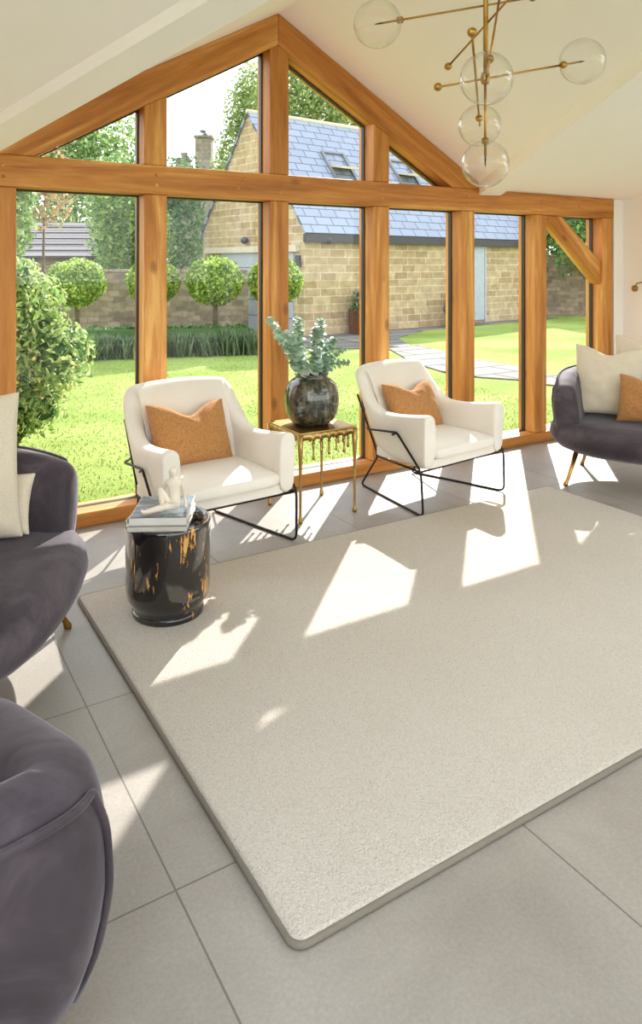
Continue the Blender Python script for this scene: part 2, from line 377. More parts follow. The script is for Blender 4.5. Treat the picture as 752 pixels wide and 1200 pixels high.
# unseen openings added to brighten the room: side slopes near the viewer, flat rear ceiling
cf = [(0, 4, 1, 2), (3, 2, 1, 5), (4, 0, 7, 6), (5, 9, 10, 3)]
def slope(y): return FZ+Q*(4.4-y)
def vx(y): return .41+(4.4-y)*Q/P
for sg in (1, -1):
    def q(pts):
        k = len(cv)
        for x, y in pts: cv.append((x if sg > 0 else 2*PX-x, y, slope(y)))
        cf.append(tuple(range(k, k+len(pts))))
    xo = XL-.2 if sg > 0 else 2*PX-(XR+.2); h0, h1, ya, yb = -1.2, 1.2, 1.75, -.35
    q([(xo, 4.4), (vx(4.4), 4.4), (vx(ya), ya), (h1, ya), (h0, ya), (xo, ya)])
    q([(xo, ya), (h0, ya), (h0, yb), (xo, yb)]); q([(h1, ya), (vx(ya), ya), (vx(yb), yb), (h1, yb)])
    q([(xo, yb), (h0, yb), (h1, yb), (vx(yb), yb), (PX, yr), (xo, yr)])
xs = [XL-.2, -.6, 1.6, 3.2, 5.4, XR+.2]; ys = [yr, -1.6, -4.2, -5.2]; k0 = len(cv)
cv += [(x, y, RZ) for y in ys for x in xs]
for j in range(3):
    for i in range(5):
        if j == 1 and i in (1, 3): continue  # cells left open above the unseen rear to admit more sky light
        a = k0+j*6+i; cf.append((a, a+1, a+7, a+6))
ceil = link('ceiling', cv, cf, PLASTER)
m = ceil.modifiers.new('Thick', 'SOLIDIFY'); m.thickness = .16; m.offset = 1
bm = bmesh.new(); bm.from_mesh(ceil.data)
bmesh.ops.remove_doubles(bm, verts=bm.verts, dist=.0005); bmesh.ops.recalc_face_normals(bm, faces=bm.faces)
if sum(f.normal.z*f.calc_area() for f in bm.faces) < 0: bmesh.ops.reverse_faces(bm, faces=bm.faces)
bm.to_mesh(ceil.data); bm.free()
struct(ceil, 'cream vaulted ceiling rising to the gable ridge', 'ceiling')
def wall_with_holes(name, axis, pos, a0, a1, z1, holes, label, thick=.15, mat=WALLP):
    # wall in plane axis=pos, spanning a0..a1, with unseen openings added to let in daylight
    mb = MB(); cuts = sorted(holes); x = a0
    def bx(p0, p1, z0, zz):
        c = ((p0+p1)/2, (z0+zz)/2); dd = (p1-p0, zz-z0)
        if axis == 'x': mb.box((pos, c[0], c[1]), (thick, dd[0], dd[1]))
        else: mb.box((c[0], pos, c[1]), (dd[0], thick, dd[1]))
    for h0, h1, zb, zt in cuts:
        if h0 > x: bx(x, h0, 0, z1)
        if zb > 0: bx(h0, h1, 0, zb)
        bx(h0, h1, zt, z1); x = h1
    if x < a1: bx(x, a1, 0, z1)
    return struct(mb.build(name, mat, smooth=False), label, 'wall')
wall_with_holes('wall_right', 'x', XR+.075, YB, 4.7, RZ, [(-4.6, .9, .05, 2.75)], 'warm white side wall beyond the right end of the oak frame')  # unseen opening added on this side for more daylight
wall_with_holes('wall_left', 'x', XL-.075, YB, 4.7, RZ, [(-4.6, .6, .05, 2.75)], 'warm white side wall at the left of the room')  # unseen opening, added and sized for the daylight it lets in
wall_with_holes('wall_back', 'y', YB-.075, XL, XR, RZ, [(-1.2, 6.1, .02, 3.1)], 'warm white wall behind the viewer with a wide unglazed opening added for daylight')  # nearly the whole wall left open, unseen, as daylight fill
MB().box((6.213, 4.6, FZ/2), (.136, .2, FZ)).build('wall_front', WALLP, smooth=False)
struct(bpy.data.objects['wall_front'], 'narrow white wall strip right of the last oak post', 'wall')

# valley boxings hanging below the ceiling folds
def valley(name, foot, sx, label, dpt):
    v = Vector((sx*Q/P, -1, Q)).normalized(); hz = Vector((v.x, v.y, 0)).normalized(); side = Vector((-hz.y, hz.x, 0))
    a = Vector(foot); b = a+v*((PX-.41)*P/Q/abs(v.y)-.35)
    rings = []
    for p in (a, b):
        rings.append([p+side*.1+Vector((0, 0, .06)), p-side*.1+Vector((0, 0, .06)), p-side*.1-Vector((0, 0, dpt)), p+side*.1-Vector((0, 0, dpt))])
    o = MB().loft(rings).build(name, PLASTER, smooth=False); bevel(o, .004, 2); return struct(o, label, 'ceiling boxing')
valley('trim_1', (4.45, 4.47, FZ+.0), -1, 'boxed plaster beam along the right ceiling fold', .05)
valley('trim_2', (.41, 4.47, FZ+.0), 1, 'boxed plaster beam along the left ceiling fold', .07)

# ------------------------------------------------------------------ oak frame
Y0, Y1, YG = 4.5, 4.70, 4.64
tn = [2]
def oakpiece(c, dims, mat, label, cat='oak timber', rot=None, bev=.008):
    tn[0] += 1
    o = MB().box((0, 0, 0), dims).build('trim_%d' % tn[0], mat, smooth=False, loc=c, rot=rot); bevel(o, bev, 2)
    return struct(o, label, cat)
def pegs(o, pts):
    for x, z in pts:
        MB().lathe([(0, -.004), (.011, -.004), (.0115, .006), (.008, .0085), (0, .0088)], seg=14, M=Matrix.Rotation(PI/2, 4, 'X')).build('peg', OAKX, o, loc=(x, -.1, z))
sill = oakpiece(((-1.4+6.135)/2, 4.61, .045), (7.53, .22, .09), OAKX, 'oak sill beam along the floor under the glazing')
beam = oakpiece(((-1.4+6.135)/2, 4.595, 2.142), (7.535, .21, .186), OAKX, 'long horizontal oak beam across the window wall')
posts = [(-.26, 'oak post beyond the left edge'), (.637, 'oak post at the far left edge of the glazing'), (1.545, 'oak post behind the left cream armchair'), (2.445, 'tall oak post under the gable apex behind the vase'),
         (3.338, 'oak post rising behind the right cream armchair back'), (4.235, 'oak post right of the right cream armchair back'), (5.115, 'oak post left of the diagonal oak brace'), (6.055, 'end oak post carrying the brace beside the white wall')]
PW = .15
for x, lb in posts:
    o = oakpiece((x, 4.6, (.09+2.049)/2), (PW, .2, 1.958), OAKZ, lb)
    if x > .5: pegs(beam, [(x-(-1.4+6.135)/2-.0, .03), (x-(-1.4+6.135)/2+.002, -.035)])
pegs(beam, [(2.12-2.3675, -.02), (2.17-2.3675, .05), (5.45-2.3675, .01), (5.62-2.3675, 0)])
# splayed joint lines of the scarf in the beam
tn[0] += 1
# rafters: local X along the length
def rafter(sx, label):
    ang = math.atan(P); ln = 2.02/math.cos(ang)+.28; hgt = .195
    # centre line: upper edge passes through the apex (PX, RZ)
    dx, dz = sx*math.cos(ang), -math.sin(ang); nx, nz = -sx*math.sin(ang), -math.cos(ang)
    top = Vector((PX, 0, RZ))
    if sx > 0: a = top
    else: a = top
    poly = []
    # local coordinates (u along slope from apex, v down perpendicular), mitred at the apex and cut level at the foot
    def pt(u, v): return (top.x+dx*u+nx*v, top.z+dz*u+nz*v)
    foot = FZ
    uf0 = (top.z-foot)/math.sin(ang); uf1 = (top.z+nz*hgt-foot)/math.sin(ang)
    u1 = -hgt*math.tan(ang) if False else hgt*math.tan(ang)
    if sx > 0: poly = [pt(0, 0), pt(uf0, 0), pt(uf1, hgt), pt(u1, hgt)]
    else: poly = [pt(0, 0), pt(uf0, 0), pt(uf1, hgt), pt(u1, hgt)]
    c = Vector(pt(uf0*.5, hgt*.5)); rot = Matrix.Rotation(sx*ang, 3, 'Y')
    inv = rot.transposed()
    mb = MB().prism([(x-c[0], z-c[1]) for x, z in poly], Y0-4.6-.012, Y1-4.6)
    mb.v = [inv @ v for v in mb.v]
    tn[0] += 1
    o = mb.build('trim_%d' % tn[0], OAKX, smooth=False, loc=(c[0], 4.6, c[1]), rot=(0, sx*ang, 0)); bevel(o, .008, 2)
    return struct(o, label, 'oak timber')
rafR = rafter(1, 'sloping oak rafter on the right of the gable')
rafL = rafter(-1, 'sloping oak rafter on the left of the gable')
pegs(rafR, [(-.95, .02), (-.1, -.05), (.1, .03), (.8, 0)]); pegs(rafL, [(.2, -.05), (.28, .03), (.18, .03)])
def under(x): return RZ-abs(x-PX)*P-.195/math.cos(math.atan(P))
for x, lb in ((1.545, 'short oak post above the beam, left of the gable'), (2.445, 'king post from the beam up to the gable apex'), (3.338, 'short oak post above the beam, right of the gable')):
    hw = .0755; zt = [under(x-hw)+.004, under(x+hw)+.004]; zb = 2.236
    if abs(x-PX) < .05: zt = [under(x-hw)+.012, under(x+hw)+.012]
    mb = MB().prism([(-hw, -.4), (hw, -.4), (hw, zt[1]-zb-.4), (-hw, zt[0]-zb-.4)] if abs(x-PX) > .05 else [(-hw, -.4), (hw, -.4), (hw, zt[1]-zb-.4), (PX-x, under(PX)-zb-.4), (-hw, zt[0]-zb-.4)], -.1, .1)
    tn[0] += 1
    o = mb.build('trim_%d' % tn[0], OAKZ, smooth=False, loc=(x, 4.6, zb+.4)); bevel(o, .008, 2); struct(o, lb, 'oak timber')
# diagonal brace at the right-hand bay
a = Vector((5.19, 0, 2.05)); b = Vector((5.985, 0, 1.43)); wv = .185
tn[0] += 1
poly = [(5.195, 2.049), (5.43, 2.049), (5.982, 1.63), (5.982, 1.405)]
cx_, cz_ = 5.6, 1.75; an = math.atan2(2.049-1.405, 5.982-5.195); inv = Matrix.Rotation(-an, 3, 'Y')
mb = MB().prism([(x-cx_, z-cz_) for x, z in poly], -.07, .045); mb.v = [inv @ v for v in mb.v]
br = mb.build('trim_%d' % tn[0], OAKX, smooth=False, loc=(cx_, 4.6, cz_), rot=(0, an, 0)); bevel(br, .008, 2)
struct(br, 'diagonal oak brace at the top of the right-hand window bay', 'oak timber')

# windows: dark gasket frame with a glass pane as its child
wn = [0]
def window(poly, label):
    wn[0] += 1
    c = Vector((sum(p[0] for p in poly)/len(poly), sum(p[1] for p in poly)/len(poly))); n = len(poly)
    # inset polygon
    ins = []
    area = sum(poly[i][0]*poly[(i+1) % n][1]-poly[(i+1) % n][0]*poly[i][1] for i in range(n)); sg = 1 if area > 0 else -1
    for i in range(n):
        p0, p1, p2 = Vector(poly[i-1]), Vector(poly[i]), Vector(poly[(i+1) % n])
        e1 = (p1-p0).normalized(); e2 = (p2-p1).normalized(); n1 = Vector((-e1.y, e1.x))*sg; n2 = Vector((-e2.y, e2.x))*sg
        b = (n1+n2).normalized(); k = .010/max(.3, b.dot(n1)); ins.append(p1+b*k)
    v = []; f = []
    for y in (-.022, .012):
        v += [(p[0]-c.x, y, p[1]-c.y) for p in poly]+[(p[0]-c.x, y, p[1]-c.y) for p in ins]
    for i in range(n):
        j = (i+1) % n
        f += [(i, j, n+j, n+i), (2*n+i, 3*n+i, 3*n+j, 2*n+j), (n+i, n+j, 3*n+j, 3*n+i), (i, 2*n+i, 2*n+j, j)]
    o = fix(link('window_%d' % wn[0], v, f, GASKET, loc=(c.x, YG, c.y))); struct(o, label, 'window')
    MB().prism([((p[0]-c.x), (p[1]-c.y)) for p in ins], -.004, .004).build('glass_pane', PANE, o, smooth=False)
lowl = ['lower window pane beyond the left edge', 'far left lower window pane with the flowering shrub outside', 'lower window pane behind the left cream armchair', 'lower window pane behind the vase of eucalyptus', 'lower window pane behind the right cream armchair',
        'lower window pane showing the white side door outside', 'narrow lower window pane behind the oak brace']
px = [-.26]+[p[0] for p in posts[1:]]
for i in range(len(px)-1):
    a, b = px[i]+PW/2, px[i+1]-PW/2; window([(a, .083), (b, .083), (b, 2.049), (a, 2.049)], lowl[i])
zb = 2.236
def xl(z): return PX-(RZ-.195/math.cos(math.atan(P))-z)/P
window([(xl(zb)+.01, zb), (1.47, zb), (1.47, under(1.47))], 'small triangular gable pane at the left')
window([(1.62, zb), (2.37, zb), (2.37, under(2.37)), (1.62, under(1.62))], 'tall gable pane left of the king post showing sky and chimney')
window([(2.52, zb), (3.263, zb), (3.263, under(3.263)), (2.52, under(2.52))], 'tall gable pane right of the king post showing the slate roof')
window([(3.413, zb), (2*PX-xl(zb)-.01, zb), (3.413, under(3.413))], 'small triangular gable pane at the right')
# glazing of the left bay end (outside the frame)
oakpiece((-.83-.3, 4.6, 1.07), (.6, .2, 1.958), OAKZ, 'boarded oak panel beyond the left edge of the view')

# ------------------------------------------------------------------ rug
def rug():
    x0, x1, y0, y1, r = .825, 4.12, 1.45, 3.56, .045
    def outline(ins, n=8):
        pts = []
        for cx, cy, a0 in ((x1-r, y1-r, 0), (x0+r, y1-r, 90), (x0+r, y0+r, 180), (x1-r, y0+r, 270)):
            for k in range(n+1):
                a = R(a0+90*k/n); pts.append((cx+(r-ins)*math.cos(a), cy+(r-ins)*math.sin(a)))
        return pts
    root = empty('rug', ((x0+x1)/2, (y0+y1)/2, 0)); c = root.location
    tag(root, 'large cream loop-pile rug with taupe bound edge on the tiled floor', 'rug')
    o = [Vector((x-c.x, y-c.y, .002)) for x, y in outline(.012)]; o2 = [v+Vector((0, 0, .016)) for v in o]; o3 = [Vector((x-c.x, y-c.y, .022)) for x, y in outline(.022)]
    MB().loft([o, o2, o3]).build('pile', PILE, root)
    MB().tube([Vector((x-c.x, y-c.y, .0095)) for x, y in outline(.010)], .0095, 8, True).build('edge_binding', BIND, root)
rug()

# ------------------------------------------------------------------ cushions
def pillow(name, wd, ht, th, mat, seed=0, dent=0, nx=26, nz=20, piped=True):
    rnd = random.Random(seed); v = []; f = []
    off = rnd.random()*50
    for side in (-1, 1):
        for j in range(nz+1):
            for i in range(nx+1):
                u = 2*i/nx-1; t = 2*j/nz-1
                e = (max(0, 1-abs(u)**2.6)*max(0, 1-abs(t)**2.6))**.5
                pin = 1-.07*(1-abs(u)**2)*abs(t)**3; pin2 = 1-.07*(1-abs(t)**2)*abs(u)**3
                x = u*wd/2*pin2; z = t*ht/2*pin
                z -= dent*math.exp(-(u/.42)**2)*((t+1)/2)**2.2
                y = side*th/2*e*(1+.12*noise.noise(Vector((u*2+off, t*2, side))))
                y += .012*noise.noise(Vector((u*4+off, t*4, side*3)))*e
                v.append((x, y, z+ht/2))
    n = (nx+1)*(nz+1)
    for s in (0, 1):
        for j in range(nz):
            for i in range(nx):
                a = s*n+j*(nx+1)+i; q = (a, a+1, a+nx+2, a+nx+1); f.append(q if s == 0 else q[::-1])
    o = link(name, v, f, mat, smooth=True)
    bm = bmesh.new(); bm.from_mesh(o.data); bmesh.ops.remove_doubles(bm, verts=bm.verts, dist=.0008); bmesh.ops.recalc_face_normals(bm, faces=bm.faces); bm.to_mesh(o.data); bm.free()
    return subsurf(o, 1)
def put(o, loc, rot): o.location = loc; o.rotation_euler = rot; return o

# ------------------------------------------------------------------ shells (armchair, sofas)
def catmull(P_, n):
    out = []; P2 = [P_[0]]+P_+[P_[-1]]
    for i in range(1, len(P2)-2):
        for k in range(n):
            t = k/n; a, b, c, d_ = P2[i-1], P2[i], P2[i+1], P2[i+2]
            out.append([.5*((2*b[j])+(-a[j]+c[j])*t+(2*a[j]-5*b[j]+4*c[j]-d_[j])*t*t+(-a[j]+3*b[j]-3*c[j]+d_[j])*t**3) for j in range(len(a))])
    out.append(list(P_[-1])); return out
def shell(half, thick, zin, n=4, bulge=0.0, endround=0.02, cap=((1, .86), (.75, .95))):
    """half: list of (xt,yt,zt, xb,yb,zb) from the front of the left side to the middle of the back"""
    st = list(half)+[(-p[0], p[1], p[2], -p[3], p[4], p[5]) for p in reversed(half[:-1])]
    C = catmull([tuple(map(float, p)) for p in st], n); rings = []
    for i, c in enumerate(C):
        a, b = C[max(0, i-1)], C[min(len(C)-1, i+1)]
        t = Vector((b[0]-a[0], b[1]-a[1], 0)).normalized(); nin = Vector((t.y, -t.x, 0))     # inward
        tb = Vector((b[3]-a[3], b[4]-a[4], 0)); tb = tb.normalized() if tb.length > 1e-6 else t; nb = Vector((tb.y, -tb.x, 0))
        top = Vector(c[:3]); bot = Vector(c[3:]); ring = []
        for k in (0, .25, .5, .75, .93):
            p = bot.lerp(top, k); p = p-nin*bulge*math.sin(PI*min(1, k*1.0)); ring.append(p)
        th = thick
        ring.append(top+nin*th*.12+Vector((0, 0, .0)))
        ring.append(top+nin*th*.5+Vector((0, 0, .012)))
        ring.append(top+nin*th*.88)
        inn = bot.lerp(top, .9)+nin*th; ring.append(inn)
        ii = bot+nb*th; k = max(0, (zin-bot.z)/(top.z-bot.z)); ring.append(bot.lerp(top, .5)+(nin*.5+nb*.5)*th*1.02)
        ring.append(ii)
        rings.append(ring)
    def shrink(r, dv, s):
        cen = sum(r, Vector())/len(r); return [cen+(p-cen)*s+dv for p in r]
    t0 = (Vector(C[0][:3])-Vector(C[1][:3])); t0.z = 0; t0.normalize(); t1 = (Vector(C[-1][:3])-Vector(C[-2][:3])); t1.z = 0; t1.normalize()
    e = endround
    rings = [shrink(rings[0], t0*e*k, q) for k, q in cap]+rings+[shrink(rings[-1], t1*e*k, q) for k, q in reversed(cap)]
    return rings
def rbox(name, c, dims, mat, parent, bev, crown=0):
    o = MB().box((0, 0, 0), dims).build(name, mat, parent, loc=c)
    bm = bmesh.new(); bm.from_mesh(o.data)
    bmesh.ops.subdivide_edges(bm, edges=bm.edges, cuts=7, use_grid_fill=True)
    hx, hy, hz = [q/2 for q in dims]
    for v in bm.verts:
        x, y, z = v.co
        k = max(0, 1-(x/hx)**4)*max(0, 1-(y/hy)**4)
        if z > hz*.99: v.co.z += crown*k
        # round corners
        for (i, j, hi, hj) in ((0, 1, hx, hy), (0, 2, hx, hz), (1, 2, hy, hz)):
            a, b = abs(v.co[i]), abs(v.co[j]); da, db = a-(hi-bev), b-(hj-bev)
            if da > 0 and db > 0:
                ln = math.hypot(da, db); mx = max(da, db)
                if ln > 1e-6:
                    v.co[i] = math.copysign(hi-bev+da*mx/ln, v.co[i]); v.co[j] = math.copysign(hj-bev+db*mx/ln, v.co[j])
    bm.to_mesh(o.data); bm.free()
    return subsurf(o, 2)

def make_armchair():
    root = empty('armchair')
    half = [(-.408, -.355, .632, -.402, -.345, .288), (-.404, -.2, .61, -.396, -.24, .288), (-.396, -.02, .592, -.384, -.12, .288), (-.39, .13, .61, -.37, -.02, .288),
            (-.385, .26, .725, -.355, .06, .288), (-.355, .365, .845, -.335, .115, .288), (-.25, .408, .872, -.25, .14, .288), (-.1, .425, .88, -.1, .15, .288), (0, .43, .882, 0, .152, .288)]
    o = MB().loft(shell(half, .105, .36, 4, 0, .016)).build('shell', CREAMV, root); subsurf(o, 1)
    rbox('seat_base', (0, -.1, .318), (.72, .5, .066), CREAMV, root, .012)
    rbox('seat_cushion', (0, -.09, .382), (.625, .60, .085), CREAMV, root, .035, .02)
    # lumbar fill so the inner back slopes down to the cushion
    for s in (-1, 1):
        pts = rounded([(s*.418, -.09, .478), (s*.418, -.13, .50), (s*.424, -.35, .292), (s*.415, -.362, .008), (s*.255, .39, .008), (s*.345, .12, .285), (s*.352, .325, .68)], .045)
        fr = MB().tube(pts, .0075, 8)
        fr.tube(rounded([(s*.352, .222, .475), (s*.415, .16, .472), (s*.418, -.13, .50), (s*.42, -.16, .47)], .03), .0075, 8)
        fr.tube([(s*.419, -.35, .286), (s*.345, .12, .280)], .0075, 8)
        fr.build('frame', BLACKM, root)
    MB().tube([(-.415, -.33, .281), (.415, -.33, .281)], .007, 8).build('cross_rail', BLACKM, root); MB().tube([(-.345, .12, .281), (.345, .12, .281)], .007, 8).build('cross_rail', BLACKM, root)
    return root
def place(o, th, lx, ly, wx, wy):
    # put local point (lx, ly) of the thing at world (wx, wy) with the thing turned by th
    c, s = math.cos(R(th)), math.sin(R(th)); o.location = (wx-(c*lx-s*ly), wy-(s*lx+c*ly), 0); o.rotation_euler = (0, 0, R(th)); return o
ch = place(make_armchair(), 3.2, 0, -.36, 1.665, 3.605)
tag(ch, 'cream armchair on black rod frame behind the black drum stool', 'armchair', 'cream armchairs by the window')
ch2 = copy_tree(ch); place(ch2, 7.5, 0, -.36, 3.365, 3.60)
tag(ch2, 'cream armchair on black rod frame to the right of the gold drip table', 'armchair', 'cream armchairs by the window')
c1 = pillow('cushion', .53, .40, .16, RUST, 1, .085); put(c1, (1.61, 3.985, .418), (R(-25), R(2), R(6)))
tag(c1, 'rust boucle cushion in the armchair behind the black stool', 'cushion', 'rust cushions')
c2 = pillow('cushion', .51, .375, .15, RUST, 2, .065); put(c2, (3.305, 3.99, .418), (R(-26), R(2), R(8)))
tag(c2, 'rust boucle cushion in the armchair right of the drip table', 'cushion', 'rust cushions')

# ------------------------------------------------------------------ sofas
def make_sofa(W, label):
    root = empty('sofa'); h = W/2
    half = [(-h+.085, -.30, .725, -h+.14, -.29, .28), (-h+.07, -.20, .755, -h+.13, -.2, .27), (-h+.06, -.05, .78, -h+.13, -.06, .27), (-h+.08, .16, .79, -h+.16, .12, .27), (-h+.17, .33, .80, -h+.25, .26, .27),
            (-h+.34, .43, .81, -h+.38, .34, .27), (-h+.54, .48, .82, -h+.55, .38, .27), (0, .50, .82, 0, .40, .27)]
    rg = shell(half, .15, .4, 4, .035, .07, ((1, .5), (.82, .78), (.45, .94)))
    o = MB().loft(rg).build('back_shell', VELVET, root); subsurf(o, 1)
    body = rg[3:-3]
    pp = [body[0][1]*.5+body[0][2]*.5]+[body[0][3], body[0][4]]+[r[5] for r in body]+[body[-1][4], body[-1][3], body[-1][2]*.5+body[-1][1]*.5]
    MB().tube(pp, .008, 8).build('piping', VELVET, root)
    # seat block: stacked rounded plan outlines, swelling forward
    rings = []
    def plan(hx, y0, y1, ex=2.5, n=56):
        cy = (y0+y1)/2; hy = (y1-y0)/2; out = []
        for k in range(n):
            a = 2*PI*k/n; c, s = math.cos(a), math.sin(a)
            out.append((math.copysign(abs(c)**(2/ex), c)*hx, cy+math.copysign(abs(s)**(2/ex), s)*hy))
        return out
    for z, ins in ((.195, .34), (.202, .24), (.225, .14), (.265, .06), (.315, .015), (.36, 0), (.405, .008), (.435, .03), (.452, .07), (.458, .16), (.460, .3)):
        rings.append([Vector((x, y, z)) for x, y in plan(h-.015-ins, -.49+ins, .36-ins*.4)])
    o = MB().loft(rings).build('seat', VELVET, root)
    for sx, sy in ((-1, -1), (1, -1), (-1, 1), (1, 1)):
        x, y = sx*(h-.24), (-.27 if sy < 0 else .24); tip = Vector((sx*.07, sy*.06, 0))
        mb = MB().tube([Vector((x, y, .25)), Vector((x, y, .05))+tip*.75, Vector((x, y, .03))+tip*.86, Vector((x, y, .012))+tip*.95, Vector((x, y, 0))+tip], .016, 12, rs=[.019, .0125, .0125, .018, .016])
        mb.build('leg', BRASS, root)
    tag(root, label, 'sofa', 'grey plum velvet sofas')
    return root
SW = 1.3
sl = place(make_sofa(SW, 'grey plum velvet sofa at the left edge with two linen cushions'), 62, SW/2-.17, -.33, .735, 3.30)
sr = copy_tree(sl); tag(sr, 'grey plum velvet sofa at the right beside the end oak post'); place(sr, -62, -(SW/2-.17), -.33, 4.264, 3.528)
def on(o, lx, ly, z):
    c, s = math.cos(o.rotation_euler.z), math.sin(o.rotation_euler.z); return (o.location.x+c*lx-s*ly, o.location.y+s*lx+c*ly, z)
def cushion_on(o, lx, ly, dz, lean, yaw, tilt, wd, ht, th, mat, label, group, seed, dent=.03):
    p = pillow('cushion', wd, ht, th, mat, seed, dent); put(p, on(o, lx, ly, .462+dz), (R(lean), R(tilt), o.rotation_euler.z+R(yaw))); return tag(p, label, 'cushion', group)
p = put(pillow('cushion', .56, .62, .17, LINEN, 3, .03), (.262, 3.22, .458), (R(-13), 0, R(-3))); tag(p, 'upright oatmeal linen cushion on the left velvet sofa', 'cushion', 'linen cushions')
p = put(pillow('cushion', .46, .26, .10, LINEN, 4, .0), (.36, 3.325, .462), (R(-22), 0, R(-26))); tag(p, 'linen cushion tucked behind another on the left velvet sofa', 'cushion', 'linen cushions')
cushion_on(sr, -.245, -.02, 0, -17, 8, 2, .50, .55, .15, LINEN, 'front oatmeal linen cushion at the window end of the right sofa', 'linen cushions', 5, .06)
cushion_on(sr, .02, .19, 0, -13, 0, 0, .52, .62, .12, LINEN, 'linen cushion standing behind the front one on the right sofa', 'linen cushions', 6, .09)
cushion_on(sr, .06, -.17, 0, -18, -6, 0, .46, .36, .14, RUST, 'rust cushion on the right velvet sofa at the picture edge', 'rust cushions', 7, .05)

# dark tub chair seen from behind, bottom left
def make_tub():
    root = empty('tub_chair'); h = .44
    half = [(-h+.10, -.36, .43, -h+.12, -.32, .12), (-h+.07, -.2, .485, -h+.10, -.18, .09), (-h+.035, .03, .525, -h+.06, .03, .06), (-h+.02, .22, .56, -h+.045, .19, .05), (-h+.065, .335, .57, -h+.09, .30, .05),
            (-h+.17, .385, .575, -h+.19, .345, .05), (0, .40, .58, 0, .36, .05)]
    rg = shell(half, .16, .36, 4, .055, .05)
    o = MB().loft(rg).build('back_shell', VELVET, root); subsurf(o, 1)
    body = rg[2:-2]; n = len(body); k = 15
    def off(p): return p+Vector((p.x, p.y, 0)).normalized()*.004
    pp = [off(body[k][0].lerp(body[k][1], .2))*.985]+[off(body[k][i]) for i in (1, 2, 3)]+[off(body[j][4]) for j in range(k+1, n-k-1)]+[off(body[n-k-1][i]) for i in (3, 2, 1)]+[off(body[n-k-1][0].lerp(body[n-k-1][1], .2))*.985]
    MB().tube(rounded(pp, .04, 3), .009, 8).build('piping', VELVET, root)
    rings = []
    for z, ins in ((.08, .14), (.12, .07), (.18, .02), (.28, 0), (.35, .02), (.38, .07), (.388, .16)):
        ring = []
        for q in range(48):
            a = 2*PI*q/48; c, s = math.cos(a), math.sin(a); e = 2/3.4
            ring.append(Vector((math.copysign(abs(c)**e, c)*(h-.05-ins), -.06+math.copysign(abs(s)**e, s)*(.36-ins), z)))
        rings.append(ring)
    MB().loft(rings).build('seat', VELVET, root)
    for sx, sy in ((-1, -1), (1, -1), (-1, 1), (1, 1)):
        x, y = sx*.22, (-.24 if sy < 0 else .16); t = Vector((sx*.05, sy*.04, 0))
        MB().tube([Vector((x, y, .15)), Vector((x, y, .03))+t*.85, Vector((x, y, .012))+t*.95, Vector((x, y, 0))+t], .015, 12, rs=[.018, .0125, .018, .016]).build('leg', BRASS, root)
    tag(root, 'dark velvet tub chair seen from behind at the bottom left corner', 'armchair'); return root
tub = make_tub(); tub.location = (-.04, 1.79, 0); tub.rotation_euler = (0, 0, R(186))

# ------------------------------------------------------------------ drum stool, books, sculpture
DX, DY = 1.15, 3.18; RUGZ = .022
st = empty('drum_stool', (DX, DY, RUGZ)); tag(st, 'black lacquered drum stool with gold flecks standing on the rug', 'stool')
MB().lathe([(0, .0), (.15, 0), (.157, .01), (.158, .04), (.165, .055), (.185, .085), (.19, .13), (.19, .3), (.192, .40), (.193, .415), (.188, .421), (.178, .421), (.172, .412), (.165, .408), (0, .406)], seg=64).build('body', LACQ, st)
bs = MB(); 
bs.lathe([(.159, .0), (.161, .004), (.1605, .022), (.158, .026)], seg=64); bs.build('foot_ring', LACQ, st)
def book(w, d_, t, loc, rz, label, cover, ribbon=False):
    root = empty('book', loc, rz); tag(root, label, 'book', 'books on the drum stool')
    cv_ = MB(); cv_.box((0, 0, .0015), (w, d_, .003)); cv_.box((0, 0, t-.0015), (w, d_, .003)); cv_.box((0, -d_/2+.0015, t/2), (w, .003, t))
    o = cv_.build('cover', cover, root, smooth=False)
    pg = MB().box((0, .002, t/2), (w-.008, d_-.01, t-.006)).build('pages', WHITEP, root, smooth=False)
    if ribbon: MB().box((w/2-.005, -d_/2+.012, t*.35), (.01, .018, .022)).build('bookmark_ribbon', RED, root, smooth=False)
    return root
BZ = RUGZ+.4215
COVERW = simple('white book spine', (214, 212, 206), .4)
b1 = book(.256, .302, .024, (1.121, 3.168, BZ), R(-29.5), 'thin pale book lowest on the black drum stool', COVER2)
b2 = book(.247, .294, .036, (1.124, 3.169, BZ+.0242), R(-29), 'thick book with blue-grey photo cover under the ceramic figure', COVERW, True)
jk = MB().box((0, 0, 0), (.241, .288, .0012)).build('dust_jacket', COVER, b2, smooth=False, loc=(0, 0, .0364)); jk['label'] = 'blue-grey photographic front cover'
FZB = BZ+.0242+.0371

